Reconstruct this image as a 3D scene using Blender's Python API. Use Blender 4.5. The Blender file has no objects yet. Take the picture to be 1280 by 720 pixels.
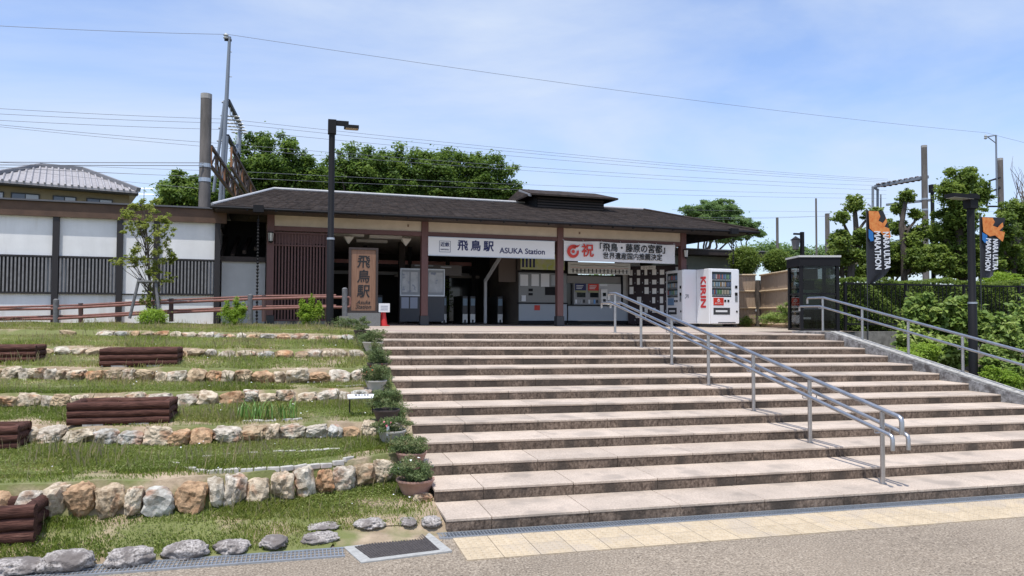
import bpy, bmesh, math, random
import numpy as np
from mathutils import Vector, Matrix, noise as mnoise
random.seed(7); rng = np.random.default_rng(7)
sc = bpy.context.scene
COL = sc.collection
PI = math.pi
# ---------------------------------------------------------------- camera
CZ = 1.8978
YAW, PITCH, ROLL, FPX = 0.2719, 0.0338, 0.0042, 930.26
fw = Vector((math.sin(YAW)*math.cos(PITCH), math.cos(YAW)*math.cos(PITCH), math.sin(PITCH)))
rt0 = Vector((math.cos(YAW), -math.sin(YAW), 0)); up0 = rt0.cross(fw)
rt = rt0*math.cos(ROLL)+up0*math.sin(ROLL); up = -rt0*math.sin(ROLL)+up0*math.cos(ROLL)
cam = bpy.data.cameras.new('camera'); cam.sensor_width = 36; cam.lens = FPX/1280*36
cam.clip_start = .05; cam.clip_end = 4000
co = bpy.data.objects.new('camera', cam); COL.objects.link(co); sc.camera = co
M = Matrix((rt, up, -fw)).transposed().to_4x4(); M.translation = (0, 0, CZ); co.matrix_world = M
# ---------------------------------------------------------------- sun and sky
SUN = Vector((-.19, -.27, 1)).normalized()
sl = bpy.data.lights.new('sun', 'SUN'); sl.energy = 4.2; sl.angle = math.radians(.55); sl.color = (1, .955, .89)
so = bpy.data.objects.new('sun', sl); COL.objects.link(so); so.rotation_euler = SUN.to_track_quat('Z', 'Y').to_euler(); so.location = (0, 0, 50)
w = bpy.data.worlds.new('World'); sc.world = w; w.use_nodes = True
N = w.node_tree.nodes; L = w.node_tree.links; N.clear()
sky = N.new('ShaderNodeTexSky'); sky.sky_type = 'NISHITA'; sky.sun_disc = False
sky.sun_elevation = math.asin(SUN.z); sky.sun_rotation = math.atan2(SUN.x, SUN.y); sky.air_density = 1.0; sky.dust_density = 1.2; sky.ozone_density = 2.0
bg = N.new('ShaderNodeBackground'); bg.inputs[1].default_value = .15
wo = N.new('ShaderNodeOutputWorld')
tc = N.new('ShaderNodeTexCoord'); mp = N.new('ShaderNodeMapping'); mp.inputs['Rotation'].default_value = (.25, .45, .3); mp.inputs['Scale'].default_value = (1.0, 1.9, 4.2)
n1 = N.new('ShaderNodeTexNoise'); n1.inputs['Scale'].default_value = 1.25; n1.inputs['Detail'].default_value = 9; n1.inputs['Roughness'].default_value = .55; n1.inputs['Distortion'].default_value = .35
cr = N.new('ShaderNodeValToRGB'); cr.color_ramp.elements[0].position = .37; cr.color_ramp.elements[0].color = (.10, .10, .10, 1); cr.color_ramp.elements[1].position = .66; cr.color_ramp.elements[1].color = (.88, .88, .88, 1)
mx = N.new('ShaderNodeMixRGB'); mx.inputs[2].default_value = (4.5, 5.15, 6.25, 1)
L.new(tc.outputs['Generated'], mp.inputs[0]); L.new(mp.outputs[0], n1.inputs[0]); L.new(n1.outputs[0], cr.inputs[0])
gm = N.new('ShaderNodeMixRGB'); gm.blend_type = 'MULTIPLY'; gm.inputs[0].default_value = 1; gm.inputs[2].default_value = (1.22, 1.28, 1.48, 1); L.new(sky.outputs[0], gm.inputs[1]); L.new(gm.outputs[0], mx.inputs[1]); L.new(cr.outputs[0], mx.inputs[0]); L.new(mx.outputs[0], bg.inputs[0]); L.new(bg.outputs[0], wo.inputs[0])
sc.view_settings.view_transform = 'Standard'; sc.view_settings.look = 'None'; sc.view_settings.gamma = 1; sc.view_settings.exposure = 0.08
# ---------------------------------------------------------------- rays: pixel of the photo + a real plane -> place
E_ = -.0082
def ray(x, y):
    d = fw*FPX+rt*(x-640)+up*(360-y); return d/d.y
def A(x, y, Y):
    d = ray(x, y)*Y; return Vector((d.x, Y, CZ+d.z))
def G(x, y, z):
    d = ray(x, y); t = (z-CZ)/(d.z-E_*d.x); return Vector((d.x*t, t, CZ+d.z*t))
TH = math.radians(3.57)
SO = Vector((-.9127, 21.3, 0))
def SW(u, v, z): return Vector((SO.x+u*math.cos(TH)-v*math.sin(TH), SO.y+u*math.sin(TH)+v*math.cos(TH), z))
def SL(x, y, v):
    d = ray(x, y); Wv = Vector((-math.sin(TH), math.cos(TH), 0)); Uv = Vector((math.cos(TH), math.sin(TH), 0))
    t = ((SO+Wv*v).dot(Wv))/d.dot(Wv); P = d*t; return (P-SO).dot(Uv), CZ+P.z
# ---------------------------------------------------------------- materials
MC = {}
def mat(name, c1, c2=None, scale=6, rough=.8, metal=0, bump=0, bscale=60, c3=None, s3=1.2, t3=.55, coord='pos', stretch=None, spec=.5, rand=0, alpha=None, big=0, bigs=.7):
    if name in MC: return MC[name]
    m = bpy.data.materials.new(name); m.use_nodes = True; n = m.node_tree.nodes; l = m.node_tree.links
    b = n['Principled BSDF']; b.inputs['Roughness'].default_value = rough; b.inputs['Metallic'].default_value = metal; b.inputs['Specular IOR Level'].default_value = spec
    if coord == 'pos': src = n.new('ShaderNodeNewGeometry').outputs['Position']
    else: src = n.new('ShaderNodeTexCoord').outputs['Object']
    if stretch:
        k = n.new('ShaderNodeMapping'); k.inputs['Scale'].default_value = stretch; l.new(src, k.inputs[0]); src = k.outputs[0]
    out = None
    if c2 is not None:
        t = n.new('ShaderNodeTexNoise'); t.inputs['Scale'].default_value = scale; t.inputs['Detail'].default_value = 8; t.inputs['Roughness'].default_value = .65; l.new(src, t.inputs[0])
        r = n.new('ShaderNodeValToRGB'); r.color_ramp.elements[0].position = .36; r.color_ramp.elements[1].position = .64
        r.color_ramp.elements[0].color = (*c1, 1); r.color_ramp.elements[1].color = (*c2, 1); l.new(t.outputs[0], r.inputs[0]); out = r.outputs[0]
    if c3 is not None:
        t = n.new('ShaderNodeTexNoise'); t.inputs['Scale'].default_value = s3; t.inputs['Detail'].default_value = 5; l.new(src, t.inputs[0])
        r = n.new('ShaderNodeValToRGB'); r.color_ramp.elements[0].position = t3; r.color_ramp.elements[1].position = t3+.1; l.new(t.outputs[0], r.inputs[0])
        x = n.new('ShaderNodeMixRGB'); x.inputs[2].default_value = (*c3, 1); l.new(r.outputs[0], x.inputs[0])
        if out: l.new(out, x.inputs[1])
        else: x.inputs[1].default_value = (*c1, 1)
        out = x.outputs[0]
    if big:
        t = n.new('ShaderNodeTexNoise'); t.inputs['Scale'].default_value = bigs; t.inputs['Detail'].default_value = 7; t.inputs['Roughness'].default_value = .6; l.new(n.new('ShaderNodeNewGeometry').outputs['Position'], t.inputs[0])
        r = n.new('ShaderNodeMapRange'); r.inputs[1].default_value = .35; r.inputs[2].default_value = .65; r.inputs[3].default_value = 1-big; r.inputs[4].default_value = 1+big*.6; l.new(t.outputs[0], r.inputs[0])
        x = n.new('ShaderNodeMixRGB'); x.blend_type = 'MULTIPLY'; x.inputs[0].default_value = 1; l.new(r.outputs[0], x.inputs[2])
        if out: l.new(out, x.inputs[1])
        else: x.inputs[1].default_value = (*c1, 1)
        out = x.outputs[0]
    if rand:
        oi = n.new('ShaderNodeObjectInfo'); h = n.new('ShaderNodeHueSaturation')
        ma = n.new('ShaderNodeMapRange'); ma.inputs[3].default_value = 1-rand; ma.inputs[4].default_value = 1+rand; l.new(oi.outputs['Random'], ma.inputs[0]); l.new(ma.outputs[0], h.inputs['Value'])
        if out: l.new(out, h.inputs['Color'])
        else: h.inputs['Color'].default_value = (*c1, 1)
        out = h.outputs[0]
    if out: l.new(out, b.inputs['Base Color'])
    else: b.inputs['Base Color'].default_value = (*c1, 1)
    if bump:
        t = n.new('ShaderNodeTexNoise'); t.inputs['Scale'].default_value = bscale; t.inputs['Detail'].default_value = 6; l.new(src, t.inputs[0])
        bp = n.new('ShaderNodeBump'); bp.inputs['Strength'].default_value = bump; bp.inputs['Distance'].default_value = .02; l.new(t.outputs[0], bp.inputs['Height']); l.new(bp.outputs[0], b.inputs['Normal'])
    if alpha is not None: b.inputs['Alpha'].default_value = alpha
    MC[name] = m; return m
def glass(name, tint=(.8, .85, .85), mixf=.25):
    m = bpy.data.materials.new(name); m.use_nodes = True; n = m.node_tree.nodes; l = m.node_tree.links; n.clear()
    o = n.new('ShaderNodeOutputMaterial'); t = n.new('ShaderNodeBsdfTransparent'); t.inputs[0].default_value = (*tint, 1); g = n.new('ShaderNodeBsdfGlossy'); g.inputs['Roughness'].default_value = .02
    f = n.new('ShaderNodeFresnel'); f.inputs[0].default_value = 1.5; a = n.new('ShaderNodeMath'); a.operation = 'MULTIPLY_ADD'; a.inputs[1].default_value = .35; a.inputs[2].default_value = mixf*.04
    x = n.new('ShaderNodeMixShader'); l.new(f.outputs[0], a.inputs[0]); l.new(a.outputs[0], x.inputs[0]); l.new(t.outputs[0], x.inputs[1]); l.new(g.outputs[0], x.inputs[2]); l.new(x.outputs[0], o.inputs[0]); return m
def leafmat(name, cs, trans=.35):
    m = bpy.data.materials.new(name); m.use_nodes = True; n = m.node_tree.nodes; l = m.node_tree.links; n.clear()
    o = n.new('ShaderNodeOutputMaterial'); at = n.new('ShaderNodeAttribute'); at.attribute_name = 'tint'
    r = n.new('ShaderNodeValToRGB'); e = r.color_ramp.elements
    while len(e) < len(cs): e.new(.5)
    for i, c in enumerate(cs): e[i].position = i/(len(cs)-1); e[i].color = (*c, 1)
    l.new(at.outputs['Fac'], r.inputs[0])
    b = n.new('ShaderNodeBsdfPrincipled'); b.inputs['Roughness'].default_value = .55; b.inputs['Specular IOR Level'].default_value = .3; l.new(r.outputs[0], b.inputs['Base Color'])
    t = n.new('ShaderNodeBsdfTranslucent'); h = n.new('ShaderNodeHueSaturation'); h.inputs['Value'].default_value = 1.5; h.inputs['Hue'].default_value = .49; l.new(r.outputs[0], h.inputs['Color']); l.new(h.outputs[0], t.inputs[0])
    x = n.new('ShaderNodeMixShader'); x.inputs[0].default_value = trans; l.new(b.outputs[0], x.inputs[1]); l.new(t.outputs[0], x.inputs[2]); l.new(x.outputs[0], o.inputs[0]); return m
# ---------------------------------------------------------------- mesh builder
class MB:
    def __init__(s): s.v = []; s.f = []; s.m = []
    def add(s, vs, fs, mi=0):
        o = len(s.v); s.v += [tuple(v) for v in vs]; s.f += [tuple(i+o for i in f) for f in fs]; s.m += [mi]*len(fs); return s
    def box(s, x0, x1, y0, y1, z0, z1, mi=0, T=None):
        vs = [Vector((x, y, z)) for x in (x0, x1) for y in (y0, y1) for z in (z0, z1)]
        if T is not None: vs = [T@v for v in vs]
        return s.add(vs, [(0, 1, 3, 2), (4, 6, 7, 5), (0, 4, 5, 1), (2, 3, 7, 6), (0, 2, 6, 4), (1, 5, 7, 3)], mi)
    def bar(s, p, q, a, b=None, mi=0):
        p = Vector(p); q = Vector(q); b = b or a; d = (q-p); L_ = d.length; T = Matrix.Translation(p)@d.to_track_quat('Z', 'Y').to_matrix().to_4x4()
        return s.box(-a/2, a/2, -b/2, b/2, 0, L_, mi, T)
    def tube(s, pts, r, n=8, mi=0, cap=True):
        pts = [Vector(p) for p in pts]; rs = list(r) if isinstance(r, (list, tuple)) else [r]*len(pts); vs = []; fs = []
        np_ = [pts[0]]; nr_ = [rs[0]]
        for i in range(1, len(pts)-1):
            a, b, c = pts[i-1], pts[i], pts[i+1]
            if (b-a).length > 1e-6 and (c-b).length > 1e-6 and (b-a).angle(c-b) > .5:
                e = min(1.6*rs[i], .4*(b-a).length, .4*(c-b).length); p1 = b-(b-a).normalized()*e; p2 = b+(c-b).normalized()*e
                np_ += [p1, (p1+p2+b*2)/4, p2]; nr_ += [rs[i]]*3
            else: np_.append(b); nr_.append(rs[i])
        pts = np_+[pts[-1]]; rs = nr_+[rs[-1]]
        for i, p in enumerate(pts):
            d = (pts[min(i+1, len(pts)-1)]-pts[max(i-1, 0)]).normalized()
            if i == 0: a = d.cross(Vector((0, 0, 1)) if abs(d.z) < .95 else Vector((0, 1, 0))).normalized()
            else: a = (a-d*a.dot(d)).normalized()
            c = d.cross(a)
            for k in range(n):
                t = 2*PI*k/n; vs.append(p+(a*math.cos(t)+c*math.sin(t))*rs[i])
        for i in range(len(pts)-1):
            for k in range(n): fs.append((i*n+k, i*n+(k+1) % n, (i+1)*n+(k+1) % n, (i+1)*n+k))
        if cap: fs += [tuple(range(n)), tuple(reversed(range((len(pts)-1)*n, len(pts)*n)))]
        return s.add(vs, fs, mi)
    def lathe(s, prof, n=16, c=(0, 0, 0), mi=0, sx=1, sy=1):
        vs = []; fs = []
        for r_, z in prof:
            for k in range(n): vs.append((c[0]+r_*sx*math.cos(2*PI*k/n), c[1]+r_*sy*math.sin(2*PI*k/n), c[2]+z))
        for i in range(len(prof)-1):
            for k in range(n): fs.append((i*n+k, i*n+(k+1) % n, (i+1)*n+(k+1) % n, (i+1)*n+k))
        fs.append(tuple(reversed(range(n)))); fs.append(tuple(range((len(prof)-1)*n, len(prof)*n)))
        return s.add(vs, fs, mi)
    def prism(s, poly, axis, a, b, mi=0):
        n = len(poly)
        def mk(p, t): return {'x': (t, p[0], p[1]), 'y': (p[0], t, p[1]), 'z': (p[0], p[1], t)}[axis]
        vs = [mk(p, a) for p in poly]+[mk(p, b) for p in poly]
        return s.add(vs, [tuple(range(n)), tuple(reversed(range(n, 2*n)))]+[(i, i+n, (i+1) % n+n, (i+1) % n) for i in range(n)], mi)
    def mesh(s, name, ms, smooth=False, bevel=0):
        me = bpy.data.meshes.new(name); me.from_pydata(s.v, [], s.f)
        for m in (ms if isinstance(ms, (list, tuple)) else [ms]): me.materials.append(m)
        me.polygons.foreach_set('material_index', s.m)
        bm = bmesh.new(); bm.from_mesh(me); bmesh.ops.recalc_face_normals(bm, faces=bm.faces)
        if bevel: bmesh.ops.bevel(bm, geom=bm.edges[:], offset=bevel, segments=1, affect='EDGES', profile=.5)
        if smooth:
            for f in bm.faces: f.smooth = True
            for e in bm.edges:
                if len(e.link_faces) == 2 and e.calc_face_angle(0) > .7: e.smooth = False
        bm.to_mesh(me); bm.free(); return me
    def build(s, name, ms, parent=None, loc=(0, 0, 0), rz=0, smooth=False, bevel=0, kind=None):
        return obj(name, s.mesh(name, ms, smooth, bevel), parent, loc, rz, kind)
def obj(name, me, parent=None, loc=(0, 0, 0), rz=0, kind=None):
    o = bpy.data.objects.new(name, me); COL.objects.link(o); o.location = loc
    if isinstance(rz, (int, float)): o.rotation_euler = (0, 0, rz)
    else: o.rotation_euler = rz
    if parent is not None: o.parent = parent
    if kind: o['kind'] = kind
    return o
def tag(o, label, cat, group=None):
    o['label'] = label; o['category'] = cat
    if group: o['group'] = group
    return o
def thing(name, label, cat, loc=(0, 0, 0), rz=0, group=None):
    o = bpy.data.objects.new(name, None); COL.objects.link(o); o.location = loc; o.rotation_euler = (0, 0, rz); o.empty_display_size = .2
    return tag(o, label, cat, group)
def sthing(name, label, cat, u, v, z, group=None, rz=0): return thing(name, label, cat, SW(u, v, z), TH+rz, group)
def copy_tree(o, parent=None):
    c = o.copy(); COL.objects.link(c)
    if parent is not None: c.parent = parent
    for ch in list(o.children): copy_tree(ch, c)
    return c
def text(body, size, m, parent, loc, rot, bold=0, ext=.004, align='CENTER', name='lettering', sx=1, spacing=1, shear=0, lh=1):
    c = bpy.data.curves.new('t', 'FONT'); c.body = body; c.size = size; c.extrude = ext; c.align_x = align; c.align_y = 'CENTER'; c.resolution_u = 3; c.space_character = spacing; c.shear = shear; c.space_line = lh
    o = bpy.data.objects.new('t', c); COL.objects.link(o); dg = bpy.context.evaluated_depsgraph_get(); dg.update()
    me = bpy.data.meshes.new_from_object(o.evaluated_get(dg)); bpy.data.objects.remove(o); bpy.data.curves.remove(c)
    me.materials.clear(); me.materials.append(m)
    for v in me.vertices: v.co.x *= sx
    if bold:
        bm = bmesh.new()
        for k, (dx, dy) in enumerate(((0, 0), (bold, 0), (-bold, 0), (0, bold), (0, -bold), (bold*.7, bold*.7), (-bold*.7, -bold*.7))):
            n0 = len(bm.verts); bm.from_mesh(me); bm.verts.ensure_lookup_table()
            for v in bm.verts[n0:]: v.co.x += dx; v.co.y += dy; v.co.z += .0004*k
        bm.to_mesh(me); bm.free()
    p = obj(name, me, parent, loc, rot); return p
FR = (PI/2, 0, 0)     # text facing -Y of its parent
# ---------------------------------------------------------------- leaves
def leafmesh(name, P, Nn, size, m, aspect=.5, tint=None, jit=.35):
    n = len(P); Nn = Nn/np.linalg.norm(Nn, axis=1, keepdims=True)
    r = rng.normal(size=(n, 3)); t = np.cross(Nn, r); t /= np.linalg.norm(t, axis=1, keepdims=True); b = np.cross(Nn, t)
    s = (size*(1+jit*rng.uniform(-1, 1, n)))[:, None]*.5; dr = Nn*s*.25
    V = np.stack([P-t*s, P-b*s*aspect+dr, P+t*s, P+b*s*aspect+dr], 1).reshape(-1, 3)
    me = bpy.data.meshes.new(name); me.vertices.add(4*n); me.vertices.foreach_set('co', V.astype(np.float32).ravel())
    me.loops.add(4*n); me.loops.foreach_set('vertex_index', np.arange(4*n, dtype=np.int32)); me.polygons.add(n); me.polygons.foreach_set('loop_start', np.arange(n, dtype=np.int32)*4)
    me.polygons.foreach_set('loop_total', np.full(n, 4, dtype=np.int32)); me.update(calc_edges=True)
    a = me.attributes.new('tint', 'FLOAT', 'FACE'); a.data.foreach_set('value', (rng.random(n) if tint is None else np.clip(tint, 0, 1)).astype(np.float32)); me.materials.append(m); return me
def cloud(clumps, n, up_bias=.35, shell=.55):
    C = np.array(clumps, float); wt = (C[:, 3]*C[:, 4]*C[:, 5])**.67; idx = rng.choice(len(C), n, p=wt/wt.sum())
    d = rng.normal(size=(n, 3)); d /= np.linalg.norm(d, axis=1, keepdims=True); rr = (shell*.5+(1.12-shell*.5)*rng.random(n)**.75)[:, None]; rr += rng.exponential(.10, (n, 1))*(rng.random((n, 1)) < .35)
    lob = 1+.16*np.sin(d[:, :1]*5+idx[:, None])*np.sin(d[:, 1:2]*4+idx[:, None]*2)+.12*np.sin(d[:, 2:]*9+idx[:, None]*3)
    P = C[idx, :3]+d*rr*lob*C[idx, 3:6]; Nn = d*.3+rng.normal(size=(n, 3))*.6+np.array([-.1, -.25, up_bias+.55]); ct = rng.random(len(C))
    return P, Nn, np.clip(.5*ct[idx]+.5*rng.random(n), 0, 1)
def crown(ells, nsub, rs=(.25, .42), inner=.45):
    out = []
    for (cx, cy, cz, rx, ry, rz) in ells:
        for k in range(nsub):
            d = rng.normal(size=3); d /= np.linalg.norm(d); q = inner+(1-inner)*rng.random()**.7; s = rng.uniform(*rs)
            out.append((cx+d[0]*rx*q, cy+d[1]*ry*q, cz+d[2]*rz*q, rx*s, ry*s, rz*s*.8))
    return out
def limb_pts(a, b, k=5, j=.1):
    a = Vector(a); b = Vector(b); L_ = (b-a).length
    return [a.lerp(b, i/k)+Vector((random.uniform(-1, 1), random.uniform(-1, 1), random.uniform(-.4, .4)))*j*L_*(0 if i in (0, k) else 1) for i in range(k+1)]
# ---------------------------------------------------------------- palette
concrete = mat('concrete', (.30, .29, .27), (.42, .40, .37), 9, .9, bump=.3)
old_conc = mat('old_concrete', (.16, .155, .14), (.30, .29, .26), 7, .95, bump=.4, c3=(.08, .08, .07), s3=2)
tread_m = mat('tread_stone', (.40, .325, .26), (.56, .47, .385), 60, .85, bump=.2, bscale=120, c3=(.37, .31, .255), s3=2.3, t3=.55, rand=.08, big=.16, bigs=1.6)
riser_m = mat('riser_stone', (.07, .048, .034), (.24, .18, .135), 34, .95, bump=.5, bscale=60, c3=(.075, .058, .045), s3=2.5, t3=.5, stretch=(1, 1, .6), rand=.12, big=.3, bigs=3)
black = mat('dark_painted_metal', (.012, .012, .014), rough=.6, spec=.2)
darkbrown = mat('dark_brown_timber', (.03, .02, .017), (.045, .03, .026), 12, .6, bump=.1)
redbrown = mat('red_brown_timber', (.105, .048, .043), (.14, .065, .058), 8, .6, stretch=(8, 8, .8), bump=.08)
fascia_m = mat('brown_fascia', (.075, .042, .026), (.11, .062, .038), 3, .7)
cream = mat('cream_board', (.52, .44, .34), (.60, .51, .40), 3, .9)
white_pl = mat('white_plaster', (.73, .73, .73), (.80, .80, .80), 2, .95, bump=.12, bscale=30, c3=(.66, .65, .63), s3=2.5, t3=.6, stretch=(1, 1, .12), big=.06, bigs=1.5)
white = mat('white_paint', (.78, .79, .80), rough=.35)
offw = mat('offwhite_sheet', (.72, .71, .68), (.76, .75, .72), 3, .7)
greypanel = mat('grey_panel', (.32, .34, .36), (.36, .38, .40), 4, .6)
darkgrey = mat('dark_grey_panel', (.05, .053, .058), rough=.7, spec=.25)
steel = mat('stainless_steel', (.40, .40, .41), (.50, .50, .50), 12, .36, metal=1)
galv = mat('galvanised_steel', (.42, .45, .48), (.5, .53, .56), 30, .45, metal=.8)
roofm = mat('slate_roof', (.030, .023, .020), (.058, .045, .038), 6, .95, bump=.3, bscale=14, c3=(.028, .024, .022), s3=9, t3=.55, stretch=(1, .25, 1), spec=.15)
dglass = mat('dark_glass', (.015, .018, .02), rough=.08, spec=.6)
clear = glass('clear_glass', (.62, .64, .64))
ink = mat('navy_ink', (.012, .016, .09), rough=.5)
blk = mat('black_ink', (.012, .012, .014), rough=.6)
red = mat('red_ink', (.55, .035, .02), rough=.5)
paper = mat('paper', (.7, .71, .72), rough=.8)
logm = mat('brown_stained_log', (.04, .017, .013), (.135, .062, .047), 5, .85, stretch=(1.5, 14, 14), bump=.6, bscale=12, c3=(.16, .085, .065), s3=3, t3=.62, spec=.2, rand=.2)
soil = mat('dry_soil', (.27, .205, .135), (.40, .315, .22), 5, 1, bump=.6, bscale=35, c3=(.15, .165, .055), s3=1.5, t3=.44, big=.12, bigs=2)
# stones: colour by object, veins by position
sm = bpy.data.materials.new('field_stone'); sm.use_nodes = True; n = sm.node_tree.nodes; l = sm.node_tree.links; b = n['Principled BSDF']; b.inputs['Roughness'].default_value = .9
oi = n.new('ShaderNodeObjectInfo'); r1 = n.new('ShaderNodeValToRGB'); r1.color_ramp.interpolation = 'CONSTANT'
cols = [(.54, .47, .36), (.48, .37, .24), (.46, .45, .41), (.56, .47, .35), (.48, .32, .19), (.54, .49, .41), (.44, .35, .24), (.55, .50, .41)]
e = r1.color_ramp.elements
while len(e) < 8: e.new(.9)
for i, c in enumerate(cols): e[i].position = i/8; e[i].color = (*c, 1)
l.new(oi.outputs['Random'], r1.inputs[0])
ge = n.new('ShaderNodeNewGeometry'); t1 = n.new('ShaderNodeTexNoise'); t1.inputs['Scale'].default_value = 9; t1.inputs['Detail'].default_value = 10; t1.inputs['Roughness'].default_value = .7; l.new(ge.outputs['Position'], t1.inputs[0])
x1 = n.new('ShaderNodeMixRGB'); x1.inputs[2].default_value = (.42, .17, .065, 1); rr = n.new('ShaderNodeValToRGB'); rr.color_ramp.elements[0].position = .54; rr.color_ramp.elements[1].position = .66; rr.color_ramp.elements[1].color = (.6, .6, .6, 1)
t2 = n.new('ShaderNodeTexNoise'); t2.inputs['Scale'].default_value = 5; t2.inputs['Detail'].default_value = 6; l.new(ge.outputs['Position'], t2.inputs[0]); l.new(t2.outputs[0], rr.inputs[0]); l.new(rr.outputs[0], x1.inputs[0]); l.new(r1.outputs[0], x1.inputs[1])
x2 = n.new('ShaderNodeMixRGB'); x2.blend_type = 'MULTIPLY'; x2.inputs[0].default_value = 1; r3 = n.new('ShaderNodeValToRGB'); r3.color_ramp.elements[0].position = .38; r3.color_ramp.elements[0].color = (.40, .35, .29, 1); r3.color_ramp.elements[1].position = .6; r3.color_ramp.elements[1].color = (1.1, 1.1, 1.1, 1)
l.new(t1.outputs[0], r3.inputs[0]); l.new(x1.outputs[0], x2.inputs[1]); l.new(r3.outputs[0], x2.inputs[2]); l.new(x2.outputs[0], b.inputs['Base Color'])
bp = n.new('ShaderNodeBump'); bp.inputs['Strength'].default_value = .8; bp.inputs['Distance'].default_value = .03; l.new(t1.outputs[0], bp.inputs['Height']); l.new(bp.outputs[0], b.inputs['Normal'])
boulder_m = mat('grey_boulder', (.10, .088, .08), (.52, .48, .45), 55, .95, bump=.7, bscale=40, c3=(.16, .14, .13), s3=5, t3=.5)
grass_m = leafmat('grass_blades', [(.13, .19, .035), (.20, .27, .055), (.29, .335, .09), (.34, .33, .14), (.50, .44, .26)], .4)
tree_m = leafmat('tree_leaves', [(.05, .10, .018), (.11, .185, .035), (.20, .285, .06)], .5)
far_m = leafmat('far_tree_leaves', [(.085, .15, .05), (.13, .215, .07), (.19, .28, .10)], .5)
young_m = leafmat('young_tree_leaves', [(.14, .18, .03), (.22, .27, .05), (.31, .33, .09)], .5)
hedge_m = leafmat('hedge_leaves', [(.065, .11, .018), (.14, .21, .035), (.26, .33, .07)], .45)
shrub_m = leafmat('broad_shrub_leaves', [(.05, .10, .018), (.13, .21, .04), (.25, .34, .075), (.42, .49, .18)], .35)
azalea_m = leafmat('yellow_green_leaves', [(.13, .22, .018), (.22, .34, .035), (.34, .46, .07)], .4)
pot_m = leafmat('potted_leaves', [(.06, .095, .035), (.10, .15, .05), (.16, .20, .08), (.24, .22, .11)], .35)
bark = mat('bark', (.05, .04, .032), (.11, .09, .075), 14, .95, bump=.6, stretch=(1, 1, .3))
dry_m = leafmat('bare_twigs', [(.1, .09, .08), (.15, .13, .12)], .1)
# ================================================================ THE SETTING
g = MB(); g.add([(-900, -300, -.6), (900, -300, -.6), (900, 2500, -.6), (-900, 2500, -.6)], [(0, 1, 2, 3)])
g.build('ground', mat('far_ground', (.10, .11, .05), (.17, .15, .09), .3, 1), kind='structure')
def zg(x, z): return z+E_*x
road_m = mat('exposed_aggregate_paving', (.10, .075, .05), (.47, .395, .305), 60, .9, bump=.8, bscale=70, c3=(.26, .21, .155), s3=40, t3=.52, big=.13, bigs=.9)
g = MB(); nx = 24
for i in range(nx):
    xa, xb = -14+i*2, -12+i*2; g.add([(xa, -12, zg(xa, 0)), (xb, -12, zg(xb, 0)), (xb, 6.28, zg(xb, 0)), (xa, 6.28, zg(xa, 0))], [(0, 1, 2, 3)])
g.build('road', road_m, kind='structure')
VERGE = [(.26, 6.20, zg(.3, .003)), (1.13, 6.20, zg(1.1, .003)), (1.215, 6.40, zg(1.2, .004)), (1.215, 6.515, zg(1.2, .066)), (.26, 6.515, zg(.3, .066))]
# ---- stairs
D0, T0, R0, XL, XR = 6.427, .597, .12, 1.205, 10.754
stairs = bpy.data.objects.new('stairs', None); COL.objects.link(stairs); stairs['kind'] = 'structure'; stairs['label'] = 'wide outdoor stone stairs with dark stained risers'
core = MB()
for k in range(13):
    core.add([(XL+.02, D0+k*T0+.02, zg(XL, -.3)), (XR, D0+k*T0+.02, zg(XR, -.3)), (XR, D0+k*T0+.02, zg(XR, R0*(k+1)-.03)), (XL+.02, D0+k*T0+.02, zg(XL, R0*(k+1)-.03)),
              (XL+.02, D0+(k+1)*T0+.02, zg(XL, -.3)), (XR, D0+(k+1)*T0+.02, zg(XR, -.3)), (XR, D0+(k+1)*T0+.02, zg(XR, R0*(k+1)-.03)), (XL+.02, D0+(k+1)*T0+.02, zg(XL, R0*(k+1)-.03))],
             [(0, 1, 2, 3), (4, 7, 6, 5), (0, 3, 7, 4), (1, 5, 6, 2), (3, 2, 6, 7)])
core.build('stair_base', old_conc, stairs)
tm = MB().box(-.5, .5, -.003, T0-.004, -.026, 0).mesh('tread_slab', tread_m, bevel=.004)
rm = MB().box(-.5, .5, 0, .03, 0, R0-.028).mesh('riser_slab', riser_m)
for k in range(13):
    off = random.uniform(.2, .85); xs = [XL]+[XL+off+.92*i for i in range(20) if XL+off+.92*i < XR-.15]+[XR]
    y = D0+k*T0; z = R0*(k+1)
    for a_, b_ in zip(xs, xs[1:]):
        c_ = (a_+b_)/2
        if k < 12 or True:
            o = obj('tread_slab', tm, stairs, (c_, y, zg(c_, z)), (0, .0082, 0)); o.scale = (b_-a_-.007, 1, 1)
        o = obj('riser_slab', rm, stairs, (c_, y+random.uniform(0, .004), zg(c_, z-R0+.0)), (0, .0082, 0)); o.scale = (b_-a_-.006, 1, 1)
# landing
g = MB(); yl = D0+13*T0
g.add([(XL-.2, yl-.02, zg(XL, 1.556)), (XR+.02, yl-.02, zg(XR, 1.556)), (XR+.05, 16.3, zg(XR, 1.55)), (14.2, 16.72, 1.45), (14.2, 19.5, 1.46), (16.5, 24, 1.46), (16.5, 34, 1.46), (-2.0, 34, 1.54), (-1.8, 17.2, 1.55), (XL-.25, 17.2, 1.55)], [tuple(range(9))])
g.build('paved_landing', mat('landing_paving', (.33, .27, .21), (.46, .39, .31), 40, .9, c3=(.40, .31, .27), s3=.7, t3=.52), kind='structure')
g = MB(); g.add([(XL-.2, 14.6, zg(XL, 1.561)), (XR+.3, 14.6, zg(XR, 1.561)), (XR+.3, 14.9, zg(XR, 1.561)), (XL-.2, 14.9, zg(XL, 1.561))], [(0, 1, 2, 3)])
g.build('landing_paving_strip', mat('pink_paving', (.42, .30, .26), (.5, .37, .32), 30, .9), kind='structure')
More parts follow.
